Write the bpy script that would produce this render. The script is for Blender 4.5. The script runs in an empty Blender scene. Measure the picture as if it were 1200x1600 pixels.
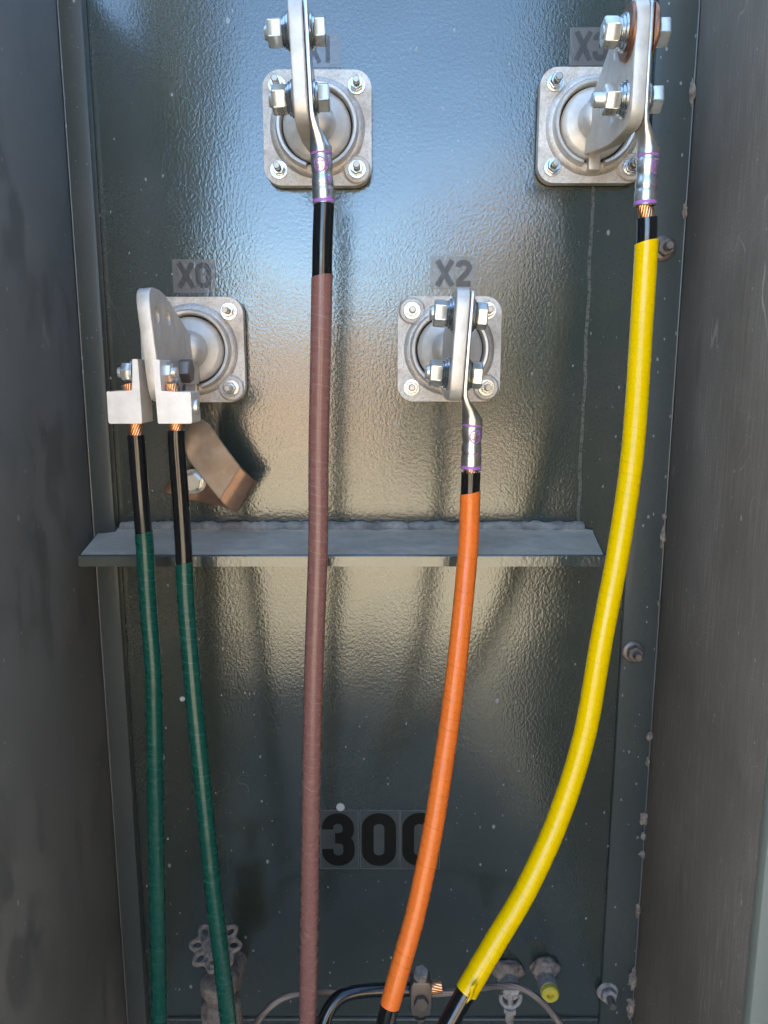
import bpy, bmesh, math, random
from mathutils import Vector, Matrix, noise
random.seed(7)
R = math.radians
scene = bpy.context.scene
COL = scene.collection

# ------------------------------------------------------------------ camera, sky, sun, exposure
CAM = Vector((0.0, -0.8, 1.15)); PITCH = R(10.3); F = 1202.0
cam = bpy.data.objects.new('camera', bpy.data.cameras.new('camera')); COL.objects.link(cam)
cam.data.sensor_fit = 'VERTICAL'; cam.data.sensor_height = 24.0; cam.data.lens = 24.0 * F / 1600.0
cam.data.clip_start = 0.01; cam.data.clip_end = 2000
cam.location = CAM; cam.rotation_euler = (R(90) - PITCH, 0, 0)
scene.camera = cam

SUN_EL, SUN_ROT = 43.5, 12.0
world = bpy.data.worlds.new('World'); scene.world = world; world.use_nodes = True
wn = world.node_tree; bg = wn.nodes['Background']
sky = wn.nodes.new('ShaderNodeTexSky'); sky.sky_type = 'NISHITA'; sky.sun_disc = False
sky.sun_elevation = R(SUN_EL); sky.sun_rotation = R(SUN_ROT); sky.dust_density = 0.0; sky.ozone_density = 3.5; sky.air_density = 0.75; sky.altitude = 1200
wn.links.new(sky.outputs[0], bg.inputs[0]); bg.inputs[1].default_value = 0.14
sdir = Vector((math.sin(R(SUN_ROT)) * math.cos(R(SUN_EL)), math.cos(R(SUN_ROT)) * math.cos(R(SUN_EL)), math.sin(R(SUN_EL))))
sun = bpy.data.objects.new('sun', bpy.data.lights.new('sun', 'SUN')); COL.objects.link(sun)
sun.data.energy = 5.0; sun.data.angle = R(0.5); sun.data.color = (1.0, 0.95, 0.87)
sun.rotation_euler = (-sdir).to_track_quat('-Z', 'Y').to_euler(); sun.location = (0, 4, 6)
scene.view_settings.view_transform = 'Standard'; scene.view_settings.look = 'None'
scene.view_settings.gamma = 1; scene.view_settings.use_curve_mapping = False
scene.view_settings.exposure = 3.38
scene.view_settings.use_white_balance = True      # the camera's own white balance for open shade
scene.view_settings.white_balance_temperature = 7500; scene.view_settings.white_balance_tint = 1
scene.cycles.max_bounces = 8; scene.cycles.use_denoising = True
scene.cycles.sample_clamp_indirect = 6

def P(px, py, d):
    """point seen at picture position (px, py) standing d metres in front of the lens plane (world Y)"""
    u = (px - 600) / F; v = (800 - py) / F
    c, s = math.cos(PITCH), math.sin(PITCH)
    t = d / (c + v * s)
    return Vector((CAM.x + u * t, CAM.y + d, CAM.z + t * (-s + v * c)))

# ------------------------------------------------------------------ materials
def new_mat(name):
    m = bpy.data.materials.new(name); m.use_nodes = True
    nt = m.node_tree; b = nt.nodes['Principled BSDF']
    return m, nt, b
def N(nt, t, **kw):
    n = nt.nodes.new(t)
    for k, v in kw.items():
        if k.startswith('i_'): n.inputs[k[2:].replace('_', ' ')].default_value = v
        else: setattr(n, k, v)
    return n
def L(nt, a, b): nt.links.new(a, b)
def coords(nt, kind='Object', scale=(1, 1, 1)):
    tc = N(nt, 'ShaderNodeTexCoord'); mp = N(nt, 'ShaderNodeMapping'); mp.inputs['Scale'].default_value = scale
    L(nt, tc.outputs[kind], mp.inputs[0]); return mp.outputs[0]
def ramp(nt, src, stops):
    r = N(nt, 'ShaderNodeValToRGB'); e = r.color_ramp.elements
    while len(e) < len(stops): e.new(0.5)
    for i, (p, c) in enumerate(stops):
        e[i].position = p; e[i].color = (c, c, c, 1) if isinstance(c, (int, float)) else (*c, 1)
    L(nt, src, r.inputs[0]); return r.outputs[0]
def mix(nt, fac, a, b):
    m = N(nt, 'ShaderNodeMix'); m.data_type = 'RGBA'
    for sock, v in ((m.inputs[0], fac), (m.inputs[6], a), (m.inputs[7], b)):
        if hasattr(v, 'is_output'): L(nt, v, sock)
        elif isinstance(v, (int, float)): sock.default_value = v
        else: sock.default_value = (*v, 1)
    return m.outputs[2]
def fmath(nt, op, a, b=None, c=None):
    m = N(nt, 'ShaderNodeMath'); m.operation = op
    for i, v in enumerate((a, b, c)):
        if v is None: continue
        if hasattr(v, 'is_output'): L(nt, v, m.inputs[i])
        else: m.inputs[i].default_value = v
    return m.outputs[0]
def noise_n(nt, vec, scale, detail=3, rough=0.5, dist=0.0):
    n = N(nt, 'ShaderNodeTexNoise'); n.inputs['Scale'].default_value = scale; n.inputs['Detail'].default_value = detail
    n.inputs['Roughness'].default_value = rough; n.inputs['Distortion'].default_value = dist
    L(nt, vec, n.inputs['Vector']); return n.outputs[0]
def bump(nt, h, strength, dist, prev=None):
    b = N(nt, 'ShaderNodeBump'); b.inputs['Strength'].default_value = strength; b.inputs['Distance'].default_value = dist
    L(nt, h, b.inputs['Height'])
    if prev: L(nt, prev, b.inputs['Normal'])
    return b.outputs[0]
def specks(nt, vec, scale, size, keep):
    """scattered dots: random cells of a Voronoi, each with its own dot size"""
    nz = N(nt, 'ShaderNodeTexNoise'); nz.inputs['Scale'].default_value = 600; nz.inputs['Detail'].default_value = 2; L(nt, vec, nz.inputs['Vector'])
    vm = N(nt, 'ShaderNodeVectorMath'); vm.operation = 'MULTIPLY_ADD'; L(nt, nz.outputs['Color'], vm.inputs[0]); vm.inputs[1].default_value = (0.0012,) * 3; L(nt, vec, vm.inputs[2])
    v = N(nt, 'ShaderNodeTexVoronoi'); v.inputs['Scale'].default_value = scale; L(nt, vm.outputs[0], v.inputs['Vector'])
    sep = N(nt, 'ShaderNodeSeparateColor'); L(nt, v.outputs['Color'], sep.inputs[0])
    on = fmath(nt, 'GREATER_THAN', sep.outputs[0], 1 - keep)
    thr = fmath(nt, 'MULTIPLY', fmath(nt, 'POWER', sep.outputs[1], 3.0), size)
    thr = fmath(nt, 'ADD', thr, size * 0.3)
    dot = fmath(nt, 'LESS_THAN', v.outputs['Distance'], thr)
    return fmath(nt, 'MULTIPLY', dot, on)

def paint(name, base=(0.028, 0.038, 0.029), dust=0.12, rough=0.13, peel=0.5, speck=True, coat=1.0, dustcol=(0.22, 0.19, 0.165), peel_scale=350, scratch=0.0, smudge=0.0, drip=False, streak=0.0, ior=1.62, grain=0.0, spec=0.5):
    m, nt, b = new_mat(name)
    b.inputs['Specular IOR Level'].default_value = spec
    v = coords(nt)
    big = noise_n(nt, v, 5, 5, 0.6, 0.4)
    fine = noise_n(nt, v, 420, 2, 0.7)
    d = fmath(nt, 'MULTIPLY', ramp(nt, big, [(0.40, 0.25), (0.72, 1.0)]), dust)
    d = fmath(nt, 'MULTIPLY', d, ramp(nt, fine, [(0.35, 0.55), (0.7, 1.3)]))
    if streak:
        vs = coords(nt, 'Object', (1, 1, 0.045))
        st = noise_n(nt, vs, 330, 4, 0.7)
        blot = ramp(nt, noise_n(nt, coords(nt, 'Object', (1, 1, 0.5)), 14, 4, 0.6), [(0.35, 0.15), (0.65, 1.0)])
        d = fmath(nt, 'ADD', d, fmath(nt, 'MULTIPLY', fmath(nt, 'MULTIPLY', ramp(nt, st, [(0.45, 0.0), (0.66, 1.0)]), blot), streak * 0.6))
        sc = ramp(nt, noise_n(nt, coords(nt, 'Object', (1, 1, 0.12)), 60, 3, 0.55), [(0.66, 0.0), (0.70, 1.0)])
        d = fmath(nt, 'MULTIPLY', d, fmath(nt, 'SUBTRACT', 1.0, fmath(nt, 'MULTIPLY', sc, 0.7)))
    if scratch:
        for k_, (sx_, sz_) in enumerate(((1.0, 0.25), (0.7, 1.2))):
            nn = noise_n(nt, coords(nt, 'Object', (sx_, 1 + k_, sz_)), 11 + 5 * k_, 2, 0.4, 0.8)
            rid = fmath(nt, 'LESS_THAN', fmath(nt, 'ABSOLUTE', fmath(nt, 'SUBTRACT', nn, 0.5)), 0.0022)
            msk = ramp(nt, noise_n(nt, coords(nt, 'Object', (1, 1, 1)), 13 + k_, 2, 0.5), [(0.54, 0.0), (0.60, 1.0)])
            d = fmath(nt, 'ADD', d, fmath(nt, 'MULTIPLY', fmath(nt, 'MULTIPLY', rid, msk), scratch))
        d = fmath(nt, 'MULTIPLY', d, ramp(nt, noise_n(nt, v, 900, 2, 0.8), [(0.35, 0.6), (0.65, 1.5)]))
    if smudge:
        sm = noise_n(nt, coords(nt, 'Object', (1, 1, 0.55)), 26, 3, 0.5, 0.5)
        zone = ramp(nt, noise_n(nt, v, 5, 2, 0.5), [(0.46, 0.0), (0.58, 1.0)])
        smf = fmath(nt, 'MULTIPLY', ramp(nt, sm, [(0.50, 0.0), (0.60, 1.0)]), zone)
        smf = fmath(nt, 'MULTIPLY', smf, smudge)
        d = fmath(nt, 'MULTIPLY', d, fmath(nt, 'SUBTRACT', 1.0, smf))
        base = mix(nt, smf, base, tuple(x * 0.4 for x in base))
    if drip:
        sp = N(nt, 'ShaderNodeSeparateXYZ'); L(nt, v, sp.inputs[0])
        wv = fmath(nt, 'ADD', sp.outputs[0], fmath(nt, 'MULTIPLY', fmath(nt, 'SUBTRACT', noise_n(nt, coords(nt, 'Object', (0.01, 0.01, 1)), 25, 3), 0.5), 0.006))
        dx = fmath(nt, 'ABSOLUTE', fmath(nt, 'SUBTRACT', wv, 0.2055))
        ln_ = fmath(nt, 'MULTIPLY', fmath(nt, 'LESS_THAN', dx, 0.0016), ramp(nt, noise_n(nt, v, 300, 3, 0.7), [(0.4, 0.1), (0.6, 0.9)]))
        zr = fmath(nt, 'MULTIPLY', fmath(nt, 'GREATER_THAN', sp.outputs[2], 0.99), fmath(nt, 'LESS_THAN', sp.outputs[2], 1.37))
        d = fmath(nt, 'MAXIMUM', d, fmath(nt, 'MULTIPLY', fmath(nt, 'MULTIPLY', ln_, zr), 0.5))
    col = mix(nt, d, base, dustcol)
    rg = fmath(nt, 'ADD', fmath(nt, 'MULTIPLY', d, 0.9), rough)
    if speck:
        vv = coords(nt, 'Object', (1, 1, 0.62))
        s1 = specks(nt, vv, 70, 0.10, 0.45)
        s2 = specks(nt, vv, 190, 0.17, 0.26)
        s = fmath(nt, 'MAXIMUM', s1, s2)
        col = mix(nt, fmath(nt, 'MULTIPLY', s, 0.7), col, (0.36, 0.36, 0.34))
        rg = fmath(nt, 'MAXIMUM', rg, fmath(nt, 'MULTIPLY', s, 0.7))
    L(nt, col, b.inputs['Base Color']); L(nt, rg, b.inputs['Roughness'])
    b.inputs['IOR'].default_value = ior
    cw = fmath(nt, 'MULTIPLY', fmath(nt, 'SUBTRACT', 1.0, fmath(nt, 'MINIMUM', fmath(nt, 'MULTIPLY', d, 1.3), 1.0)), coat)
    L(nt, cw, b.inputs['Coat Weight']); b.inputs['Coat Roughness'].default_value = 0.09; b.inputs['Coat IOR'].default_value = 1.64
    h = noise_n(nt, coords(nt, 'Object', (1, 1, 0.85)), peel_scale, 2.5, 0.55, 0.3)
    n = bump(nt, h, peel, 0.0010)
    h2 = noise_n(nt, v, 9, 1, 0.5)
    n = bump(nt, h2, 0.25, 0.004, n)
    L(nt, n, b.inputs['Normal']); L(nt, n, b.inputs['Coat Normal'])
    return m

M = {}
M['panel'] = paint('tank_panel_paint', scratch=0.045, dust=0.08, rough=0.17, peel=0.17, drip=True)
M['strip'] = paint('strip_paint', base=(0.046, 0.056, 0.051), dust=0.15, rough=0.4, peel=0.05, coat=0.1, ior=1.5, spec=0.35)
M['wall_l'] = paint('left_wall_paint', base=(0.112, 0.118, 0.108), dust=0.5, rough=0.42, peel=0.04, coat=0.0, spec=0.35, dustcol=(0.24, 0.22, 0.20), streak=0.12, smudge=0.5, scratch=0.5, ior=1.6)
M['wall_r'] = paint('right_wall_paint', base=(0.135, 0.112, 0.086), dust=0.45, rough=0.55, peel=0.05, coat=0.0, spec=0.25, dustcol=(0.34, 0.29, 0.24), streak=0.75, scratch=0.6, ior=1.5)
M['door'] = paint('door_paint', base=(0.050, 0.062, 0.052), dust=0.2, rough=0.7, peel=0.1, coat=0.0, ior=1.4, spec=0.12)
M['door_edge'] = paint('door_edge_lit_paint', base=(0.24, 0.26, 0.21), dust=0.25, rough=0.45, peel=0.08, coat=0.0, ior=1.5, dustcol=(0.3, 0.28, 0.24))  # far paler than the door: the lit edge's brightness put into the colour
M['ledge'] = paint('ledge_paint', base=(0.042, 0.052, 0.047), dust=0.10, rough=0.16, peel=0.25, peel_scale=320)

def dusty(name, c1, c2, rough=0.85, scale=60, bs=0.5):
    m, nt, b = new_mat(name); v = coords(nt)
    n1 = noise_n(nt, v, scale, 5, 0.65, 0.3)
    L(nt, mix(nt, ramp(nt, n1, [(0.35, 0.0), (0.65, 1.0)]), c1, c2), b.inputs['Base Color'])
    b.inputs['Roughness'].default_value = rough
    L(nt, bump(nt, noise_n(nt, v, scale * 5, 4, 0.7), bs, 0.0015), b.inputs['Normal'])
    return m
M['dust_top'] = dusty('settled_dust', (0.47, 0.385, 0.295), (0.60, 0.50, 0.39), 0.9, 30, 0.25)
M['pale'] = paint('pale_edge', base=(0.13, 0.135, 0.13), dust=0.3, rough=0.25, peel=0.05, coat=0.3)  # paler colour on the added edge lips paints in the strips' highlight
M['mud'] = dusty('dried_mud', (0.14, 0.11, 0.088), (0.34, 0.275, 0.225), 0.95, 120, 0.8)
M['mudmetal'] = dusty('dusty_metal', (0.16, 0.14, 0.125), (0.46, 0.40, 0.35), 0.7, 110, 0.5)
M['caulk'] = dusty('caulk', (0.16, 0.15, 0.14), (0.42, 0.37, 0.31), 0.8, 60, 0.5)

def metal(name, col, rough, grain=0.0, gscale=400, metallic=1.0, stain=None, stain_amt=0.5, sscale=25):
    m, nt, b = new_mat(name); v = coords(nt)
    c = col
    n1 = noise_n(nt, v, 70, 4, 0.6)
    c = mix(nt, ramp(nt, n1, [(0.3, 0.0), (0.7, 1.0)]), tuple(x * 0.82 for x in col), col)
    if stain:
        n2 = noise_n(nt, v, sscale, 5, 0.65, 0.5)
        c = mix(nt, fmath(nt, 'MULTIPLY', ramp(nt, n2, [(0.44, 0.0), (0.64, 1.0)]), stain_amt), c, stain)
    if grain > 0.5: c = mix(nt, ramp(nt, noise_n(nt, v, 520, 3, 0.75), [(0.36, 0.55), (0.50, 0.0)]), c, tuple(x * 0.45 for x in col))
    L(nt, c, b.inputs['Base Color'])
    b.inputs['Metallic'].default_value = metallic
    L(nt, fmath(nt, 'ADD', rough, fmath(nt, 'MULTIPLY', fmath(nt, 'SUBTRACT', n1, 0.5), 0.25)), b.inputs['Roughness'])
    if grain: L(nt, bump(nt, noise_n(nt, v, gscale, 3, 0.6), grain, 0.0008), b.inputs['Normal'])
    return m
M['cast'] = metal('cast_aluminium', (0.80, 0.715, 0.63), 0.42, 0.9, 700, 0.5, (0.40, 0.30, 0.22), 0.65, 35)
M['cast_smooth'] = metal('cast_ring', (0.80, 0.73, 0.66), 0.36, 0.12, 300, 0.5, (0.42, 0.36, 0.30), 0.3, 30)
M['disc'] = metal('turned_disc', (0.80, 0.72, 0.63), 0.44, 0.2, 300, 0.4, (0.45, 0.38, 0.3), 0.35, 40)
M['spade'] = metal('tinned_spade', (0.80, 0.72, 0.63), 0.44, 0.25, 500, 0.4, (0.45, 0.38, 0.30), 0.35, 45)
M['zinc'] = metal('zinc_bolt', (0.95, 0.91, 0.83), 0.30, 0.04, 300, 0.8, (0.55, 0.50, 0.42), 0.3, 90)
M['washer'] = metal('zinc_washer', (0.78, 0.79, 0.80), 0.22)
M['stud'] = metal('stud_end', (0.50, 0.43, 0.36), 0.4, 0.2, 900)
M['lug'] = metal('tinned_lug', (0.88, 0.84, 0.79), 0.34, 0.03, 300, 1.0)
M['alu_lug'] = metal('aluminium_lug', (0.95, 0.89, 0.82), 0.42, 0.06, 900, 0.35)
M['copper'] = metal('bare_copper', (0.95, 0.47, 0.25), 0.22)
M['copper_dull'] = metal('dull_copper', (0.52, 0.25, 0.15), 0.38, 0.1, 500)
M['old_wire'] = metal('weathered_wire', (0.27, 0.215, 0.18), 0.5, 0.2, 900, 0.6)
M['strap'] = metal('tinned_strap', (0.50, 0.40, 0.32), 0.40, 0.08, 300, 0.5, (0.30, 0.16, 0.09), 0.5, 22)
M['strap_brown'] = metal('brown_strap', (0.42, 0.25, 0.165), 0.34, 0.08, 300, 0.6, (0.22, 0.11, 0.07), 0.5, 30)  # browner tone for the fold and the leaf behind it
M['dark_steel'] = metal('dirty_steel', (0.24, 0.21, 0.185), 0.45, 0.3, 700, 0.7, (0.28, 0.2, 0.15), 0.6, 60)

def plain(name, col, rough, spec=0.5, coat=0.0):
    m, nt, b = new_mat(name); v = coords(nt)
    n1 = noise_n(nt, v, 45, 4, 0.6)
    L(nt, mix(nt, n1, tuple(x * 0.88 for x in col), tuple(min(1, x * 1.1) for x in col)), b.inputs['Base Color'])
    L(nt, fmath(nt, 'ADD', rough, fmath(nt, 'MULTIPLY', fmath(nt, 'SUBTRACT', n1, 0.5), 0.2)), b.inputs['Roughness'])
    b.inputs['Coat Weight'].default_value = coat; b.inputs['Coat Roughness'].default_value = 0.1
    return m
M['gasket'] = plain('black_gasket', (0.012, 0.012, 0.012), 0.6)
M['yellow_plastic'] = plain('yellow_cap', (0.62, 0.50, 0.06), 0.5)
M['purple'] = plain('purple_ink', (0.44, 0.17, 0.52), 0.4)
M['glyph'] = plain('black_print', (0.004, 0.0045, 0.0045), 0.5)
M['glyph'].node_tree.nodes['Principled BSDF'].inputs['Specular IOR Level'].default_value = 0.2

def insulation(name):
    m, nt, b = new_mat(name); v = coords(nt)
    tc = N(nt, 'ShaderNodeTexCoord')
    b.inputs['Base Color'].default_value = (0.009, 0.009, 0.010, 1)
    n1 = noise_n(nt, v, 60, 4, 0.6)
    L(nt, ramp(nt, n1, [(0.35, 0.12), (0.7, 0.26)]), b.inputs['Roughness'])
    b.inputs['IOR'].default_value = 1.6
    s = specks(nt, coords(nt, 'Object', (1, 1, 0.4)), 160, 0.16, 0.06)
    L(nt, mix(nt, s, (0.009, 0.009, 0.010), (0.28, 0.27, 0.25)), b.inputs['Base Color'])
    L(nt, bump(nt, noise_n(nt, coords(nt, 'Object', (1, 1, 0.15)), 140, 2, 0.5), 0.12, 0.001), b.inputs['Normal'])
    return m
M['black'] = insulation('black_insulation')

def tape(name, col, dark, pitch=0.0078, rough=0.25, seam=0.8):
    """vinyl tape wound in a helix: UV.x runs round the cable, UV.y along it in metres"""
    m, nt, b = new_mat(name)
    tc = N(nt, 'ShaderNodeTexCoord'); sep = N(nt, 'ShaderNodeSeparateXYZ'); L(nt, tc.outputs['UV'], sep.inputs[0])
    wob = N(nt, 'ShaderNodeTexNoise'); wob.noise_dimensions = '1D'; wob.inputs['Scale'].default_value = 55.0
    wob.inputs['Detail'].default_value = 2
    L(nt, sep.outputs[1], wob.inputs['W'])
    s = fmath(nt, 'ADD', fmath(nt, 'DIVIDE', sep.outputs[1], pitch), sep.outputs[0])
    s = fmath(nt, 'ADD', s, fmath(nt, 'MULTIPLY', wob.outputs[0], 1.5))
    fr = fmath(nt, 'FRACT', s)
    line = fmath(nt, 'GREATER_THAN', fr, 0.92)
    v = coords(nt); n1 = noise_n(nt, v, 25, 4, 0.6)
    c = mix(nt, n1, tuple(x * 0.93 for x in col), tuple(min(1, x * 1.06) for x in col))
    vary = noise_n(nt, v, 40, 1, 0.5)
    L(nt, mix(nt, fmath(nt, 'MULTIPLY', line, fmath(nt, 'MULTIPLY', ramp(nt, vary, [(0.4, 0.2), (0.6, 1.0)]), seam)), c, dark), b.inputs['Base Color'])
    L(nt, ramp(nt, noise_n(nt, v, 90, 3, 0.6), [(0.3, rough - 0.06), (0.7, rough + 0.1)]), b.inputs['Roughness'])
    n = bump(nt, fr, 0.30, 0.0006)
    n = bump(nt, noise_n(nt, v, 60, 2, 0.5), 0.06, 0.002, n)
    L(nt, n, b.inputs['Normal'])
    return m
M['yellow'] = tape('yellow_tape', (0.95, 0.585, 0.0015), (0.62, 0.42, 0.002), seam=0.45)
M['orange'] = tape('orange_tape', (1.0, 0.20, 0.032), (0.55, 0.12, 0.01), seam=0.6)
M['brown'] = tape('brown_tape', (0.27, 0.120, 0.098), (0.38, 0.24, 0.21), seam=0.6)  # seams paler than the tape, painting in its highlight ticks
M['green'] = tape('green_tape', (0.003, 0.066, 0.046), (0.05, 0.16, 0.13))  # paler seams here too, glints of the wraps put into the colour

def sticker_mat(name, tone, coat=0.55):
    m, nt, b = new_mat(name); v = coords(nt)
    n1 = noise_n(nt, v, 70, 4, 0.6)
    L(nt, mix(nt, n1, tuple(x * 0.75 for x in tone), tuple(x * 1.2 for x in tone)), b.inputs['Base Color'])
    b.inputs['Roughness'].default_value = 0.3; b.inputs['Coat Weight'].default_value = coat; b.inputs['Specular IOR Level'].default_value = coat; b.inputs['Coat Roughness'].default_value = 0.12; b.inputs['Coat IOR'].default_value = 1.7
    n = bump(nt, noise_n(nt, v, 230, 1.5, 0.5, 0.6), 0.18, 0.0011)
    L(nt, n, b.inputs['Normal']); L(nt, n, b.inputs['Coat Normal'])
    return m
M['film'] = sticker_mat('weathered_film', (0.120, 0.108, 0.094), 0.6)
M['film_dark'] = sticker_mat('clear_film', (0.050, 0.058, 0.054))
M['film_edge'] = plain('film_edge', (0.13, 0.14, 0.13), 0.5)
M['glyph_faded'] = sticker_mat('faded_print', (0.072, 0.066, 0.064), 0.25)
M['white_dot'] = plain('white_dot', (0.55, 0.53, 0.50), 0.6)

# ------------------------------------------------------------------ geometry helpers
def link(name, me, parent=None, mat=None):
    o = bpy.data.objects.new(name, me); COL.objects.link(o)
    if mat is not None: me.materials.append(mat)
    if parent is not None: o.parent = parent
    return o
def obj(name, bm, mat, parent=None, angle=35, smooth=True):
    bmesh.ops.recalc_face_normals(bm, faces=bm.faces[:])
    me = bpy.data.meshes.new(name); bm.to_mesh(me); bm.free()
    if smooth:
        me.polygons.foreach_set('use_smooth', [True] * len(me.polygons)); me.set_sharp_from_angle(angle=R(angle))
    return link(name, me, parent, mat)
def thing(name, label, cat, loc=(0, 0, 0), group=None):
    o = bpy.data.objects.new(name, None); COL.objects.link(o); o.location = loc; o.empty_display_size = 0.02
    tag(o, label, cat, group); return o
def tag(o, label, cat=None, group=None):
    o['label'] = label
    if cat: o['category'] = cat
    if group: o['group'] = group
    return o
def loop_bridge(bm, a, b, closed=True):
    n = len(a)
    return [bm.faces.new((a[i], a[(i + 1) % n], b[(i + 1) % n], b[i])) for i in range(n if closed else n - 1)]
def add_box(bm, lo, hi, bevel=0.0, mat=None, seg=2):
    b = bmesh.new()
    vs = [b.verts.new((x, y, z)) for x in (lo[0], hi[0]) for y in (lo[1], hi[1]) for z in (lo[2], hi[2])]
    for f in ((0, 1, 3, 2), (4, 6, 7, 5), (0, 4, 5, 1), (2, 3, 7, 6), (0, 2, 6, 4), (1, 5, 7, 3)): b.faces.new([vs[i] for i in f])
    if bevel: bmesh.ops.bevel(b, geom=b.edges[:], offset=bevel, segments=seg, affect='EDGES', profile=0.5)
    merge(bm, b, mat)
def merge(bm, b, mat=None):
    if mat is not None: bmesh.ops.transform(b, matrix=mat, verts=b.verts[:])
    vm = {v: bm.verts.new(v.co) for v in b.verts}
    for f in b.faces: bm.faces.new([vm[v] for v in f.verts])
    b.free()
def frame(origin, axis, up=(0, 0, 1)):
    """matrix whose local Z is axis"""
    z = Vector(axis).normalized(); u = Vector(up)
    if abs(z.dot(u)) > 0.98: u = Vector((1, 0, 0))
    x = u.cross(z).normalized(); y = z.cross(x)
    m = Matrix((x, y, z)).transposed().to_4x4(); m.translation = Vector(origin); return m
def add_lathe(bm, prof, mat, n=48, a0=0.0, a1=None, cap=False):
    """profile [(r, h)] turned about local Z; a0..a1 for a part turn"""
    full = a1 is None; a1 = a0 + 2 * math.pi if full else a1
    b = bmesh.new(); m = n if full else n + 1
    rings = []
    for r, h in prof:
        if r < 1e-7 and full: rings.append([b.verts.new((0, 0, h))])
        else: rings.append([b.verts.new((r * math.cos(a0 + (a1 - a0) * i / n), r * math.sin(a0 + (a1 - a0) * i / n), h)) for i in range(m)])
    for p, q in zip(rings, rings[1:]):
        if len(p) == 1 and len(q) == 1: continue
        if len(p) == 1:
            for i in range(m): b.faces.new((p[0], q[(i + 1) % m], q[i]))
        elif len(q) == 1:
            for i in range(m): b.faces.new((q[0], p[i], p[(i + 1) % m]))
        else: loop_bridge(b, p, q, full)
    if cap and not full:
        b.faces.new([r[0] for r in rings]); b.faces.new([r[-1] for r in rings])
    merge(bm, b, mat)
def add_prism(bm, pts, h0, h1, mat=None, bevel=0.0, seg=2, top_only=False):
    b = bmesh.new()
    lo = [b.verts.new((x, y, h0)) for x, y in pts]; hi = [b.verts.new((x, y, h1)) for x, y in pts]
    b.faces.new(lo[::-1]); t = b.faces.new(hi); loop_bridge(b, lo, hi)
    if bevel:
        ed = list(t.edges)
        bmesh.ops.bevel(b, geom=ed, offset=bevel, segments=seg, affect='EDGES', profile=0.5)
    merge(bm, b, mat)
def rrect(w, h, r, n=8, cx=0, cy=0):
    pts = []
    for sx, sy, a in ((1, 1, 0), (-1, 1, 90), (-1, -1, 180), (1, -1, 270)):
        for i in range(n + 1):
            t = R(a + 90 * i / n); pts.append((cx + sx * (w / 2 - r) + r * math.cos(t), cy + sy * (h / 2 - r) + r * math.sin(t)))
    return pts
def add_hex(bm, origin, axis, af, h, spin=0.0, n=6):
    """bolt head or nut: six flats, chamfered on both ends"""
    rc = af / math.sqrt(3)
    b = bmesh.new(); ch = h * 0.13
    rings = []
    # chamfer like a cut cone: corners drop, flats stay
    for hh, k in ((0, 0.93), (ch, 1.0), (h - ch, 1.0), (h, 0.90)):
        rings.append([b.verts.new((rc * k * math.cos(spin + i * math.pi / 3), rc * k * math.sin(spin + i * math.pi / 3), hh)) for i in range(6)])
    for p, q in zip(rings, rings[1:]): loop_bridge(b, p, q)
    b.faces.new(rings[0][::-1]); b.faces.new(rings[-1])
    bmesh.ops.bevel(b, geom=[e for e in b.edges if abs(e.verts[0].co.z - e.verts[1].co.z) > h * 0.5], offset=af * 0.02, segments=2, affect='EDGES')
    merge(bm, b, frame(origin, axis))
def catmull(pts, step=0.004):
    pts = [Vector(p) for p in pts]
    q = [pts[0] * 2 - pts[1]] + pts + [pts[-1] * 2 - pts[-2]]
    out = []
    for i in range(1, len(q) - 2):
        a, b, c, d = q[i - 1:i + 3]
        n = max(2, int((c - b).length / step))
        for k in range(n):
            t = k / n
            out.append(0.5 * ((2 * b) + (c - a) * t + (2 * a - 5 * b + 4 * c - d) * t * t + (-a + 3 * b - 3 * c + d) * t ** 3))
    out.append(pts[-1]); return out
def frames_along(path):
    T = []
    for i in range(len(path)):
        T.append((path[min(i + 1, len(path) - 1)] - path[max(i - 1, 0)]).normalized())
    x = Vector((1, 0, 0)); x = (x - T[0] * x.dot(T[0])).normalized(); fr = []
    for t in T:
        x = (x - t * x.dot(t)).normalized(); fr.append((x.copy(), t.cross(x).normalized(), t))
    return fr
def tube(name, path, r, mat, parent, n=28, cap=True, rf=None, tearoff=None, wob=0.0):
    """round tube with UV (turns, metres)"""
    fr = frames_along(path); bm = bmesh.new(); uvl = bm.loops.layers.uv.new('UVMap')
    L_ = [0.0]
    for a, b in zip(path, path[1:]): L_.append(L_[-1] + (b - a).length)
    rings = []
    for i, (p, (x, y, t)) in enumerate(zip(path, fr)):
        rr = rf(L_[i], L_[-1]) if rf else r
        if wob: rr *= 1 + wob * (noise.noise(Vector((L_[i] * 60, r * 1e3, 0))))
        ring = []
        for k in range(n):
            a = 2 * math.pi * k / n
            off = t * 0.0
            if tearoff and i == 0: off = t * (-tearoff * (0.5 + 0.5 * math.sin(a + 1.0)) )
            ring.append(bm.verts.new(p + x * rr * math.cos(a) + y * rr * math.sin(a) + off))
        rings.append(ring)
    for i in range(len(rings) - 1):
        for k in range(n):
            f = bm.faces.new((rings[i][k], rings[i][(k + 1) % n], rings[i + 1][(k + 1) % n], rings[i + 1][k]))
            for lp, (uu, vv) in zip(f.loops, ((k / n, L_[i]), ((k + 1) / n, L_[i]), ((k + 1) / n, L_[i + 1]), (k / n, L_[i + 1]))): lp[uvl].uv = (uu, vv)
    if cap: bm.faces.new(rings[0][::-1]); bm.faces.new(rings[-1])
    return obj(name, bm, mat, parent, 50)
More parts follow.
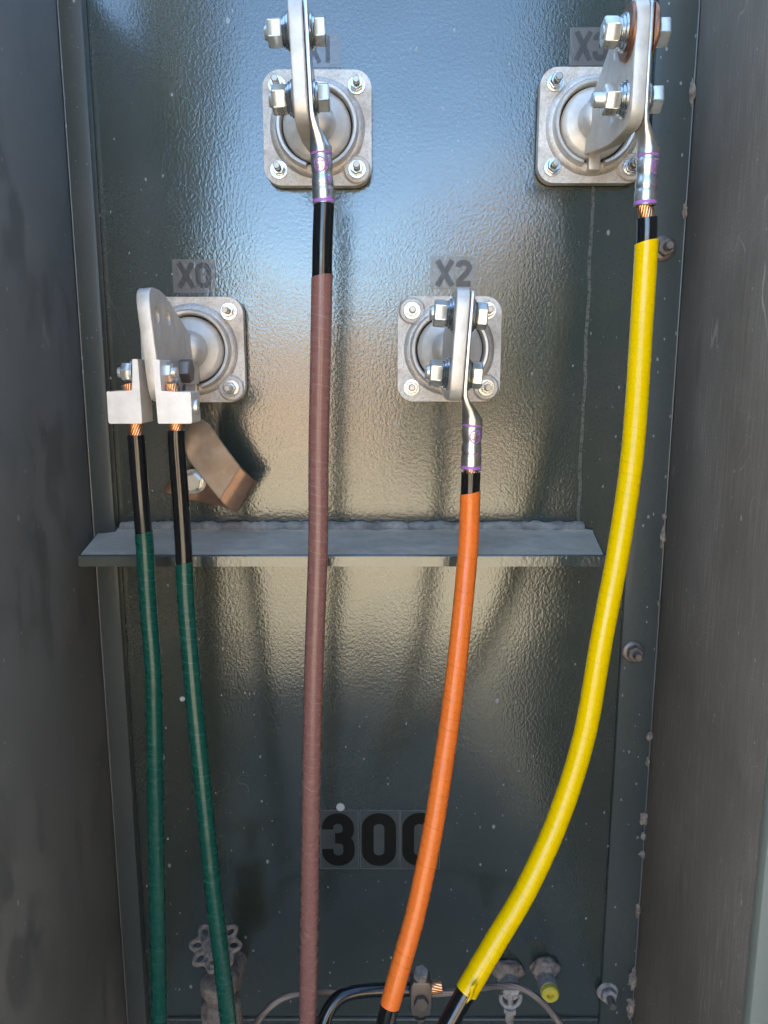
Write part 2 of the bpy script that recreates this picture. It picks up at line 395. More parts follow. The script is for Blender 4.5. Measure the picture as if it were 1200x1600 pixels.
def strands(name, path, r, mat, parent, count=14, sr=None, twist=60.0, core=True):
    """stranded conductor: helical wires round a core, one mesh"""
    fr = frames_along(path); bm = bmesh.new(); sr = sr or math.pi * r / count * 1.02
    L_ = [0.0]
    for a, b in zip(path, path[1:]): L_.append(L_[-1] + (b - a).length)
    rc = r - sr
    for s in range(count + (1 if core else 0)):
        rings = []
        for i, (p, (x, y, t)) in enumerate(zip(path, fr)):
            if s == count: c = p; rad = rc
            else:
                a = 2 * math.pi * s / count + twist * L_[i]; c = p + (x * math.cos(a) + y * math.sin(a)) * rc; rad = sr
            m = 8
            rings.append([bm.verts.new(c + (x * math.cos(2 * math.pi * k / m) + y * math.sin(2 * math.pi * k / m)) * rad) for k in range(m)])
        for p_, q_ in zip(rings, rings[1:]): loop_bridge(bm, p_, q_)
        bm.faces.new(rings[0][::-1]); bm.faces.new(rings[-1])
    return obj(name, bm, mat, parent, 60)
def flat_with_holes(name, outline, holes, thick, bevel, mat, parent, mtx):
    """filled 2D outline with round holes, extruded; mtx maps (x, y, 0) of the outline to the parent's space"""
    cu = bpy.data.curves.new(name, 'CURVE'); cu.dimensions = '2D'; cu.fill_mode = 'BOTH'
    cu.extrude = thick / 2 - bevel; cu.bevel_depth = bevel; cu.offset = -bevel; cu.bevel_resolution = 2
    def spl(pts):
        s = cu.splines.new('POLY'); s.points.add(len(pts) - 1)
        for p, (x, y) in zip(s.points, pts): p.co = (x, y, 0, 1)
        s.use_cyclic_u = True
    spl(outline)
    for hx, hy, hr in holes: spl([(hx + hr * math.cos(-2 * math.pi * i / 28), hy + hr * math.sin(-2 * math.pi * i / 28)) for i in range(28)])
    t = bpy.data.objects.new('tmp', cu); COL.objects.link(t)
    dg = bpy.context.evaluated_depsgraph_get(); me = bpy.data.meshes.new_from_object(t.evaluated_get(dg))
    bpy.data.objects.remove(t); bpy.data.curves.remove(cu)
    me.name = name; me.materials.clear(); me.transform(mtx)
    bm = bmesh.new(); bm.from_mesh(me); bmesh.ops.remove_doubles(bm, verts=bm.verts[:], dist=1e-5)
    return obj(name, bm, mat, parent, 32)
def smooth_poly(pts, r, n=5):
    """round the corners of a polygon"""
    out = []; m = len(pts)
    for i in range(m):
        a, b, c = Vector(pts[i - 1]), Vector(pts[i]), Vector(pts[(i + 1) % m])
        rr = r[i] if isinstance(r, (list, tuple)) else r
        if rr <= 0: out.append(tuple(b)); continue
        d1 = (a - b); d2 = (c - b); k = min(rr, d1.length * .48, d2.length * .48)
        p, q = b + d1.normalized() * k, b + d2.normalized() * k
        for j in range(n + 1):
            t = j / n; out.append(tuple(p * (1 - t) ** 2 + b * 2 * t * (1 - t) + q * t * t))
    return out

# glyphs as thick strokes in a box 0..w, 0..1
def arc(cx, cy, rx, ry, a0, a1, n=14): return [(cx + rx * math.cos(R(a0 + (a1 - a0) * i / n)), cy + ry * math.sin(R(a0 + (a1 - a0) * i / n))) for i in range(n + 1)]
def oval(cx, cy, rx, ry, rr): 
    p = rrect(rx * 2, ry * 2, rr, 8, cx, cy); p = [q for i, q in enumerate(p) if i == 0 or (Vector(q) - Vector(p[i - 1])).length > 1e-6]; return p + [p[0]]
GL = {'0': [oval(.28, .5, .19, .41, .185)],
      '3': [[(.09, .70), (.09, .76)] + arc(.27, .735, .18, .175, 170, 0)[1:] + [(.45, .68)] + arc(.28, .68, .17, .15, 0, -80)[1:] + [(.22, .528)], [(.22, .528)] + [(.27, .528)] + arc(.28, .36, .18, .165, 80, 0)[1:] + [(.46, .29)] + arc(.275, .265, .185, .175, 0, -170)[1:] + [(.09, .32)]],
      'X': [[(.02, .0), (.50, 1.0)], [(.50, .0), (.02, 1.0)]],
      '1': [[(.27, .0), (.27, 1.0)], [(.27, .86), (.10, .78)]],
      '2': [arc(.27, .72, .18, .19, 175, -25) + [(.36, .50), (.13, .20), (.10, .09)], [(.03, .09), (.50, .09)]],
      'S': [arc(.27, .73, .17, .18, 20, 180) + [(.12, .62), (.42, .40)] + arc(.27, .27, .17, .18, 10, -160)],
      'T': [[(.27, .0), (.27, .95)], [(.02, .92), (.52, .92)]]}
def glyph(bm, ch, ox, oy, sx, sy, th, fmap, lift=0.0):
    """ribbon strokes; fmap(x, y, layer) gives the point on the surface"""
    for li, st in enumerate(GL[ch]):
        pts = [Vector((ox + x * sx, oy + y * sy)) for x, y in st]; prev = None
        cyc = (pts[0] - pts[-1]).length < 1e-9; first = None
        for i, p in enumerate(pts):
            d0 = (p - pts[i - 1]).normalized() if i else None
            d1 = (pts[i + 1] - p).normalized() if i < len(pts) - 1 else None
            if cyc and d0 is None: d0 = (pts[0] - pts[-2]).normalized()
            if cyc and d1 is None: d1 = (pts[1] - pts[0]).normalized()
            t = d0 if d1 is None else d1 if d0 is None else (d0 + d1).normalized()
            nrm = Vector((-t.y, t.x))
            k = 1.0 if (d0 is None or d1 is None) else min(1.5, 1 / max(0.5, nrm.dot(Vector((-d1.y, d1.x)))))
            a = bm.verts.new(fmap(*(p + nrm * th / 2 * k), lift + li * 0.00004)); b = bm.verts.new(fmap(*(p - nrm * th / 2 * k), lift + li * 0.00004))
            if prev: bm.faces.new((prev[0], a, b, prev[1]))
            prev = (a, b)

# ------------------------------------------------------------------ the ground, and an unseen yard added for the panel's reflections
gm, nt, b = new_mat('desert_ground'); v = coords(nt)
g1 = noise_n(nt, v, 0.7, 5, 0.6, 0.4); g2 = noise_n(nt, v, 30, 4, 0.7)
c = mix(nt, ramp(nt, g1, [(0.35, 0.0), (0.65, 1.0)]), (0.30, 0.25, 0.185), (0.43, 0.37, 0.28))
c = mix(nt, ramp(nt, g2, [(0.5, 0.0), (0.75, 0.45)]), c, (0.2, 0.16, 0.13))
L(nt, c, b.inputs['Base Color']); b.inputs['Roughness'].default_value = 0.95
L(nt, bump(nt, g2, 0.6, 0.02), b.inputs['Normal'])
bm = bmesh.new(); vs = [bm.verts.new(p) for p in ((-300, -300, 0), (300, -300, 0), (300, 300, 0), (-300, 300, 0))]; bm.faces.new(vs)
ground = obj('ground', bm, gm); ground['kind'] = 'structure'; ground['label'] = 'sunlit tan desert ground around the transformer'

gv, nt, b = new_mat('dark_gravel'); v = coords(nt)
vo = N(nt, 'ShaderNodeTexVoronoi'); vo.inputs['Scale'].default_value = 45; L(nt, v, vo.inputs['Vector'])
L(nt, mix(nt, vo.outputs['Color'], (0.05, 0.047, 0.043), (0.14, 0.125, 0.11)), b.inputs['Base Color']); b.inputs['Roughness'].default_value = 0.9
L(nt, bump(nt, vo.outputs['Distance'], 0.8, 0.02), b.inputs['Normal'])
bm = bmesh.new(); add_box(bm, (-1.9, -2.3, -0.05), (1.6, 1.6, 0.02)); gb = obj('added_gravel_bed', bm, gv); gb['kind'] = 'structure'; gb['label'] = 'dark gravel bed in the shade of the transformer'  # added bed, its dark tone dims what the lower panel reflects
hm = dusty('stucco', (0.40, 0.34, 0.27), (0.46, 0.39, 0.31), 0.9, 3, 0.2); rm = dusty('roof_tile', (0.2, 0.14, 0.11), (0.28, 0.2, 0.16), 0.8, 8, 0.4)
house = thing('added_house', 'tan stucco house added out of view for the panel to reflect', 'house', (6.5, -17, 0))  # unseen house, added for the panel to reflect
bm = bmesh.new(); add_box(bm, (-5.5, -4, 0), (5.5, 4, 3.0)); obj('house_wall', bm, hm, house)
bm = bmesh.new(); add_prism(bm, [(-6, 3.0), (6, 3.0), (3.2, 4.6), (-3.2, 4.6)], -4.5, 4.5, Matrix.Rotation(R(90), 4, 'X')); obj('roof', bm, rm, house)
lf = dusty('bush_leaf', (0.035, 0.05, 0.025), (0.08, 0.095, 0.05), 0.7, 20, 0.1)
for (x, y, rr_, hh_, lb) in ((0.35, -6.6, 0.55, 1.75, 'tall dark desert bush added out of view in front of the block wall'), (1.35, -7.4, 0.7, 2.3, 'widest dark desert bush added out of view near the house'), (-2.3, -8.2, 0.6, 1.3, 'low desert bush added out of view at the left')):  # unseen bushes, added as dark shapes in the panel's reflection
    bush = thing('added_bush', lb, 'bush', (x, y, 0), 'unseen bushes added for the reflection')
    bm = bmesh.new(); rnd = random.Random(int(x * 10))
    for i in range(5000):
        u_ = Vector((rnd.gauss(0, 1), rnd.gauss(0, 1), rnd.gauss(0, 1))).normalized() * rnd.random() ** 0.4
        k_ = 0.75 + 0.5 * noise.noise(u_ * 2.3 + Vector((x, y, 0)))
        c_ = Vector((u_.x * rr_ * k_, u_.y * rr_ * k_, hh_ / 2 + u_.z * hh_ / 2 * k_)); a_ = Vector((rnd.uniform(-1, 1), rnd.uniform(-1, 1), rnd.uniform(-1, 1))).normalized(); b_ = a_.orthogonal().normalized()
        bm.faces.new([bm.verts.new(c_ + a_ * p_ * 0.035 + b_ * q_ * 0.018) for p_, q_ in ((-1, 0), (0, -1), (1, 0), (0, 1))])
    obj('foliage', bm, lf, bush, smooth=False)
    bm = bmesh.new(); add_lathe(bm, [(0.05, -0.02), (0.03, hh_ * 0.7), (0, hh_ * 0.7)], None, 10); obj('trunk', bm, rm, bush)
wm, nt, b = new_mat('added_block_wall'); v = coords(nt, 'Object', (1, 1, 1))
br = N(nt, 'ShaderNodeTexBrick'); tcx = N(nt, 'ShaderNodeTexCoord'); sp = N(nt, 'ShaderNodeSeparateXYZ'); cb = N(nt, 'ShaderNodeCombineXYZ')
L(nt, tcx.outputs['Object'], sp.inputs[0]); L(nt, sp.outputs[0], cb.inputs[0]); L(nt, sp.outputs[2], cb.inputs[1]); L(nt, cb.outputs[0], br.inputs[0])
br.inputs['Scale'].default_value = 1.0; br.inputs['Brick Width'].default_value = 0.4; br.inputs['Row Height'].default_value = 0.2; br.inputs['Mortar Size'].default_value = 0.008
br.inputs['Color1'].default_value = (0.38, 0.27, 0.21, 1); br.inputs['Color2'].default_value = (0.33, 0.235, 0.185, 1); br.inputs['Mortar'].default_value = (0.25, 0.2, 0.17, 1)
L(nt, br.outputs[0], b.inputs['Base Color']); b.inputs['Roughness'].default_value = 0.9
bm = bmesh.new(); add_box(bm, (-14, -10.2, 0), (14, -10.0, 1.9)); add_box(bm, (-14.03, -10.23, 1.902), (14.03, -9.97, 1.95))
tag(obj('added_block_wall', bm, wm), 'tan concrete block wall added out of view for the panel to reflect', 'wall')  # unseen wall, added to give the panel a tan band to reflect

# ------------------------------------------------------------------ the tank front
tank = thing('transformer_tank', 'dark green transformer tank front with dusty shelf, printed labels and sill', 'transformer', (0, 0, 0))
WL, WR = -0.3035, 0.2965
TOP = 1.92
bm = bmesh.new(); add_box(bm, (-0.62, 0.0, 0.0), (0.62, 0.9, TOP)); obj('front_panel', bm, M['panel'], tank)
# left flange strip with a return, right flange strip
bm = bmesh.new(); add_box(bm, (WL + 0.0005, -0.014, 0.37), (-0.2805, -0.0005, TOP - 0.02), 0.0012); obj('flange_strip', bm, M['strip'], tank)
bm = bmesh.new(); add_box(bm, (0.2575, -0.006, 0.37), (WR - 0.0005, -0.0005, TOP - 0.02), 0.0012); obj('flange_strip', bm, M['strip'], tank)
for xl_ in (WL + 0.0010, WR - 0.0022):
    bm = bmesh.new(); yy = -0.0142 if xl_ < 0 else -0.0062
    add_box(bm, (xl_, yy - 0.0022, 0.37), (xl_ + 0.0012, yy, TOP - 0.02), 0.0004); obj('pale_edge', bm, M['pale'], tank)
# shelf: sloping web, flat top, lip
za = P(500, 868, 0.695).z
bm = bmesh.new()
prof = [(-0.0005, za + 0.004), (-0.012, za + 0.0015), (-0.104, za), (-0.105, za - 0.001), (-0.105, za - 0.0105), (-0.1005, za - 0.0105), (-0.1005, za - 0.0045), (-0.0005, za - 0.003)]
NX = 60; rings = []
for i in range(NX + 1):
    t = i / NX; ring = []
    for (y, z) in prof:
        k = -y / 0.105
        xl = -0.3015 + 0.0175 * k; xr = 0.222 - 0.016 * k
        ring.append(bm.verts.new((xl + (xr - xl) * t, y, z)))
    rings.append(ring)
for p_, q_ in zip(rings, rings[1:]): loop_bridge(bm, p_, q_)
bm.faces.new(rings[0][::-1]); bm.faces.new(rings[-1])
ledge = obj('drip_shelf', bm, M['ledge'], tank, 20)
# settled dust: an uneven thin layer on the shelf
bm = bmesh.new(); g = []
NX, NY = 220, 24
for j in range(NY + 1):
    k = j / NY; y = -0.004 - 0.0985 * k; row = []
    for i in range(NX + 1):
        t = i / NX; xl = -0.3005 + 0.018 * k; xr = 0.2205 - 0.0165 * k; x = xl + (xr - xl) * t
        base = za + (0.004 - 0.0025 * min(1, -y / 0.012) if y > -0.012 else 0.0015 * (0.104 + y) / 0.092)
        h = 0.0008 + 0.0006 * noise.fractal(Vector((x * 60, y * 60, 0)), 0.8, 2.0, 4)
        if y > -0.03: h += 0.0025 * (1 - (-y - 0.004) / 0.026) * (0.6 + 0.6 * noise.noise(Vector((x * 35, 3, 0))))
        edge = min(1.0, min(t, 1 - t) * 40, (1 - k) * 10)
        row.append(bm.verts.new((x, y, base + max(0.0002, h * edge))))
    g.append(row)
for a, b_ in zip(g, g[1:]): loop_bridge(bm, a, b_, False)
obj('dust_layer', bm, M['dust_top'], tank, 60)
# ragged caulk bead behind the shelf
path = [Vector((x / 1000, -0.0025, za + 0.0065 + 0.0014 * noise.noise(Vector((x * 0.06, 0, 0))))) for x in range(-278, 214, 3)]
tube('caulk_bead', path, 0.004, M['caulk'], tank, n=10, rf=lambda l, t: 0.0058 * (1 + 0.35 * noise.noise(Vector((l * 90, 7, 0))) + 0.25 * noise.noise(Vector((l * 350, 2, 0)))))
# sill seam at the bottom
zs = P(500, 1594, 0.795).z
bm = bmesh.new(); add_box(bm, (-0.278, -0.004, zs - 0.0016), (0.256, -0.0005, zs), 0.0004); obj('bottom_seam', bm, M['pale'], tank)

def decal(name, x0, y0, x1, y1, film, parent, edge=True, off=-0.0006):
    a, c_ = P(x0, y0, 0.8), P(x1, y1, 0.8)
    bm = bmesh.new(); add_box(bm, (a.x, off, c_.z), (c_.x, 0.0 - 0.0002, a.z)); o = obj(name, bm, film, parent); 
    return o, a, c_
def fm(x, z, l): return Vector((x, l, z))
def label_plate(chars, x0, y0, x1, y1, gx0, gy0, gx1, gy1, glyph_mat, film, label):
    o, a, c_ = decal('terminal_label', x0, y0, x1, y1, film, tank)
    o['label'] = label
    g0, g1 = P(gx0, gy0, 0.8), P(gx1, gy1, 0.8)
    H = g0.z - g1.z; W = (g1.x - g0.x) / len(chars)
    bm = bmesh.new()
    for i, ch in enumerate(chars):
        s = W * 0.88 / 0.52
        glyph(bm, ch, g0.x + i * W + W * 0.05, g1.z, s, H, W * 0.30, lambda x, z, l: Vector((x, -0.0010 - l, z)))
    obj('printed_letters', bm, glyph_mat, o, smooth=False)
label_plate('X0', 269, 405, 337, 458, 277, 411, 331, 450, M['glyph_faded'], M['film'], 'small faded label reading X0')
label_plate('X1', 470, 53, 533, 106, 479, 57, 523, 98, M['glyph_faded'], M['film'], 'small faded label reading X1')
label_plate('X2', 673, 400, 744, 451, 681, 407, 738, 447, M['glyph_faded'], M['film'], 'small faded label reading X2')
label_plate('X3', 891, 43, 958, 103, 899, 50, 950, 95, M['glyph_faded'], M['film'], 'small faded label reading X3')
# three tiles: 3 0 0
for (x0, x1, ch) in ((499.5, 560.5, '3'), (562, 624, '0'), (625.5, 687, '0')):
    o, a, c_ = decal('number_tile', x0, 1265, x1, 1357, M['film_dark'], tank); 
    bm = bmesh.new(); w = 0.0006
    for lo, hi in (((a.x, c_.z), (a.x + w, a.z)), ((c_.x - w, c_.z), (c_.x, a.z)), ((a.x + w, a.z - w), (c_.x - w, a.z)), ((a.x + w, c_.z), (c_.x - w, c_.z + w))):
        add_box(bm, (lo[0], -0.0009, lo[1]), (hi[0], -0.00062, hi[1]))
    obj('tile_edge', bm, M['film_edge'], o, smooth=False)
    g0, g1 = P(x0 + 4, 1271, 0.8), P(x1 - 6, 1351, 0.8)
    bm = bmesh.new(); H = g0.z - g1.z; W = g1.x - g0.x
    glyph(bm, ch, g0.x, g1.z, W / 0.56, H, W * 0.355, lambda x, z, l: Vector((x, -0.0010 - l, z)))
    obj('printed_number', bm, M['glyph'], o, smooth=False)
bm = bmesh.new(); add_lathe(bm, [(0, 0.0007), (0.0028, 0.0007), (0.003, 0.0)], frame(P(285, 1092, 0.7993), (0, -1, 0)), 20)
obj('round_sticker', bm, M['white_dot'], tank)
bm = bmesh.new(); add_lathe(bm, [(0, 0.0007), (0.0046, 0.0007), (0.0048, 0.0004), (0.0048, 0.0)], frame(P(532, 1261, 0.7993), (0, -1, 0)), 24)
obj('round_sticker', bm, M['white_dot'], tank)

# ------------------------------------------------------------------ side walls and doors of the cabinet
def mud_lump(name, c, sx, sy, sz, parent, seed):
    bm = bmesh.new(); bmesh.ops.create_icosphere(bm, subdivisions=3, radius=1.0)
    for v_ in bm.verts:
        k = 1 + 0.75 * noise.fractal(v_.co * 2.2 + Vector((seed * 3.1, 0, 0)), 0.9, 2.1, 4)
        v_.co = Vector((v_.co.x * sx * k, v_.co.y * sy * k, v_.co.z * sz * k)) + c
    return obj(name, bm, M['mud'], parent, 80)
def wall_thing(name, label, xin, side, mat, lumps):
    w = thing(name, label, 'cabinet wall', (xin, 0, 0), 'side walls of the cabinet')
    lo, hi = sorted((0.0, side * 0.003))
    bm = bmesh.new(); add_box(bm, (lo, -0.247 if side > 0 else -0.30, 0.30), (hi, -0.0003, 1.54), 0.0008); obj('wall_sheet', bm, mat, w)
    for i, (px, py, wd, ht) in enumerate(lumps):
        p = P(px, py, 0.792) - Vector((xin, 0, 0))
        p.x = -side * 0.003
        mud_lump('mud_clump', p, wd * 0.00034, 0.0025, ht * 0.00040, w, i + side * 10)
    return w
wall_thing('cabinet_side_wall', 'dark left side wall with smudged paint beside the green cables', WL, -1, M['wall_l'],
           [(176, 1142, 7, 8), (179, 1180, 9, 14), (181, 1215, 6, 18), (182, 1262, 7, 8), (185, 1290, 9, 22), (189, 1383, 7, 18), (195, 1465, 8, 22), (198, 1520, 8, 18), (202, 1565, 10, 22), (143, 612, 8, 20), (131, 410, 4, 20)])
wall_thing('cabinet_side_wall', 'dusty brown right side wall beside the yellow cable', WR, 1, M['wall_r'],
           [(1037, 806, 8, 9), (1036, 840, 7, 26), (1026, 942, 5, 9), (1010, 1150, 9, 12), (1012, 1190, 6, 14), (1003, 1278, 12, 18), (1002, 1306, 8, 12), (1001, 1334, 9, 10), (994, 1422, 8, 22), (986, 1530, 14, 34), (984, 1575, 14, 30), (1085, 145, 8, 24), (1070, 330, 6, 18)])
d1 = thing('cabinet_door', 'open right cabinet door edge, its lit brightness painted in, with splashed specks', 'door', (WR, -0.2475, 0), 'cabinet doors')
bm = bmesh.new(); add_box(bm, (0.030, -0.70, 0.28), (0.034, -0.0005, TOP - 0.03), 0.001)
obj('door_sheet', bm, M['door'], d1)
bm = bmesh.new(); add_box(bm, (-0.0005, -0.014, 0.28), (0.0295, -0.0005, TOP - 0.03), 0.0015)
obj('door_edge', bm, M['door_edge'], d1)
d2 = thing('cabinet_door', 'open left cabinet door standing out of the picture beyond the side wall', 'door', (WL, -0.30, 0), 'cabinet doors')
bm = bmesh.new(); add_box(bm, (-0.020, -0.50, 0.28), (-0.016, -0.0005, TOP - 0.03), 0.001); add_box(bm, (-0.020, -0.004, 0.28), (0.0, -0.0005, TOP - 0.03), 0.001)
obj('door_sheet', bm, M['door'], d2)

# ------------------------------------------------------------------ bushings
FW = 0.103
def spade_x(c, lean, xl, w, z):
    """point in the spade's own leaning frame -> bushing space"""
    return Vector((c + xl * math.cos(lean) - z * math.sin(lean), -w, z * math.cos(lean) + xl * math.sin(lean)))
def bushing(label, px, py, lean, xoff, pad_corners, kind, zoff=0.0):
    base = P(px, py, 0.785); base.y = 0.0
    t = thing('secondary_bushing', label, 'bushing', base, 'low voltage bushings on the tank front')
    ax = frame((0, 0, 0), (0, -1, 0))          # local z points out of the panel
    # gasket + flange
    bm = bmesh.new(); add_prism(bm, rrect(FW - 0.004, FW - 0.004, 0.015), 0.0002, 0.004, ax); obj('gasket', bm, M['gasket'], t)
    bm = bmesh.new(); add_prism(bm, rrect(FW, FW, 0.0165, 10), 0.003, 0.0145, ax, 0.0022, 3)
    for sx, sy in pad_corners:
        add_lathe(bm, [(0, 0.0168), (0.0115, 0.0168), (0.013, 0.0155), (0.0135, 0.010)], ax @ Matrix.Translation((sx * 0.0375, sy * 0.0375, 0)), 32)
    add_lathe(bm, [(0.0455, 0.0142), (0.044, 0.0165), (0.0405, 0.0185), (0.036, 0.0185)], ax, 64)
    fl = obj('mounting_flange', bm, M['cast'], t)
    # raised collar with a gap at the bottom  (local y of ax: which way is down?)
    gap = R(32)
    down = math.atan2(*(ax.to_3x3().inverted() @ Vector((0, 0, -1))).to_2d().yx)
    prof = [(0.0335, 0.010), (0.0340, 0.0235), (0.0352, 0.0262), (0.0375, 0.0265), (0.0390, 0.0245), (0.0400, 0.0150)]
    bm = bmesh.new(); add_lathe(bm, prof, ax, 80, down + gap / 2, down + 2 * math.pi - gap / 2, True); obj('collar', bm, M['cast_smooth'], t)
    bm = bmesh.new(); add_lathe(bm, [(0.0338, 0.0155), (0.0, 0.0155)], ax, 48); obj('recess_sheet', bm, M['gasket'], t)  # black sheet inside the collar, standing for the shade of the gap
    # turned disc with a rounded hub and a key at the bottom
    prof = [(0.0318, 0.012), (0.0320, 0.0215), (0.0305, 0.0240), (0.0270, 0.0258), (0.0215, 0.0275), (0.0185, 0.0295), (0.0172, 0.0330), (0.0165, 0.0400), (0.0145, 0.0445), (0.0110, 0.0475), (0.0, 0.049)]
    bm = bmesh.new(); add_lathe(bm, prof, ax, 72)
    add_box(bm, (-0.0055, -0.0270, -0.0425), (0.0055, -0.0155, -0.028), 0.0012)
    obj('disc', bm, M['disc'], t)
    # four flange studs
    for sx in (-1, 1):
        for sz in (-1, 1):
            o = Vector((sx * 0.0375, -0.0145, sz * 0.0375)); h = 0.0023 if (sx, sz) in pad_corners else 0.0
            o.y -= h
            tip = 0.0175 + 0.004 * random.random()
            bm = bmesh.new(); add_lathe(bm, [(0.0, 0.010), (0.0030, 0.010), (0.0034, 0.0105)] + [(0.0034 if i % 2 else 0.0031, 0.0108 + 0.0008 * i) for i in range(6)] + [(0.0033, tip - 0.0006), (0.0027, tip), (0.0, tip)], frame(o, (0, -1, 0)), 20)
            st = obj('flange_stud', bm, M['stud'], t)
            bm = bmesh.new(); add_lathe(bm, [(0.003, 0.0), (0.0082, 0.0), (0.0084, 0.0008), (0.0080, 0.0016), (0.003, 0.0016)], frame(o, (0, -1, 0)), 32)
            add_lathe(bm, [(0.003, 0.0016), (0.0070, 0.0016), (0.0070, 0.0032), (0.003, 0.0032)], frame(o, (0, -1, 0)), 28)
            obj('washer', bm, M['washer'], st)
            bm = bmesh.new(); add_hex(bm, o + Vector((0, -0.0032, 0)), (0, -1, 0), 0.0112, 0.0068, random.random()); obj('nut', bm, M['washer'], st)
    # spade: paddle standing out of the hub
    out = smooth_poly([(0.022, -0.031), (0.050, -0.036), (0.095, -0.0435), (0.115, -0.046), (0.167, -0.046), (0.167, 0.046), (0.124, 0.046), (0.098, 0.036), (0.050, 0.0150), (0.022, 0.0135)],
                      [0, 0.012, 0.012, 0.01, 0.017, 0.017, 0.018, 0.02, 0.012, 0])
    mt = Matrix(((0, 0, 1, 0), (-1, 0, 0, 0), (0, 1, 0, 0), (0, 0, 0, 1)))   # (w, z, thickness) -> (-y, z, x)
    mt = Matrix.Translation((xoff, 0, zoff)) @ Matrix.Rotation(-lean, 4, 'Y') @ mt
    holes = [(w, z, 0.0064) for w in (0.150, 0.116) for z in (0.024, -0.024)]
    flat_with_holes('spade', out, holes, 0.0108, 0.0012, M['spade'], t, mt)
    T = lambda xl, w, z: spade_x(xoff, lean, xl, w, z) + Vector((0, 0, zoff))
    A = (T(1, 0, 0) - T(0, 0, 0)).normalized()                                              # unit vector along the bolts
    def tbolt(z, w=0.150, left_tail=0.0, big_copper=False, right_x=0.0098, af=0.0195, spin=0.0, hl=0.0112, hr=0.0085):
        l0 = -0.0056; s = 1
        bm = bmesh.new()
        add_lathe(bm, [(0, -(-l0 + 0.020 + left_tail)), (0.0048, -(-l0 + 0.020 + left_tail)), (0.0056, -(-l0 + 0.0188 + left_tail)), (0.0060, -(-l0 + 0.018 + left_tail)), (0.0060, right_x), (0, right_x)], frame(T(0, w, z), A), 28)
        shank = obj('terminal_bolt', bm, M['zinc'], t)
        # left stack
        x = l0
        bm = bmesh.new()
        def wsh(x0, x1, r): 
            a, b2 = sorted((x0, x1)); add_lathe(bm, [(0.006, a), (r - 0.0006, a), (r, (a + b2) / 2), (r - 0.0006, b2), (0.006, b2)], frame(T(0, w, z), A), 40)
        if big_copper:
            bmc = bmesh.new(); add_lathe(bmc, [(0.006, x - 0.0026), (0.0195, x - 0.0026), (0.0203, x - 0.0018), (0.0203, x), (0.006, x)], frame(T(0, w, z), A), 44)
            obj('copper_washer', bmc, M['copper_dull'], shank); bmc = bmesh.new()
            add_lathe(bmc, [(0.006, right_x), (0.0203, right_x), (0.0203, right_x + 0.0016), (0.0195, right_x + 0.0024), (0.006, right_x + 0.0024)], frame(T(0, w, z), A), 44)
            obj('copper_washer', bmc, M['copper_dull'], shank); x -= 0.0026
        wsh(x, x - 0.0022, 0.0140); wsh(x - 0.0022, x - 0.0044, 0.0125); wsh(x - 0.0044, x - 0.0062, 0.0108)
        rx = right_x + (0.0024 if big_copper else 0)
        obj('washer', bm, M['washer'], shank); bm = bmesh.new()
        wsh(rx, rx + 0.0018, 0.0132); wsh(rx + 0.0018, rx + 0.0034, 0.0112)
        obj('washer', bm, M['washer'], shank)
        bm = bmesh.new(); add_hex(bm, T(x - 0.0062, w, z), -A, af, hl, spin); obj('nut', bm, M['zinc'], shank)
        bm = bmesh.new(); add_hex(bm, T(rx + 0.0034, w, z), A, af, hr, spin + 0.1); obj('bolt_head', bm, M['zinc'], shank)
    if kind == 'X1': tbolt(0.024, spin=0.52); tbolt(-0.024, spin=0.30)
    if kind == 'X2': tbolt(0.024, spin=0.55, hl=0.0105); tbolt(-0.024, spin=0.50, hl=0.0105)
    if kind == 'X3': tbolt(0.024, big_copper=True, spin=0.2, left_tail=0.001); tbolt(-0.024, spin=0.2, left_tail=0.006)
    return t, base, T, A

BR = {}
BR['X1'] = bushing('bushing under the X1 label, bolted to the brown taped cable', 496, 200, R(2.5), -0.002, [(1, -1)], 'X1', 0.006)
BR['X3'] = bushing('bushing under the X3 label with rusty copper washers on its upper bolt', 927, 196, R(0.0), -0.0045, [(1, -1)], 'X3', 0.003)
BR['X0'] = bushing('bushing under the X0 label holding two square lugs and the folded strap', 301, 547, R(4.5), 0.0015, [(1, -1)], 'X0')
BR['X2'] = bushing('bushing under the X2 label, bolted to the orange taped cable', 702, 546, R(-3.6), -0.004, [(-1, 1), (1, -1)], 'X2')

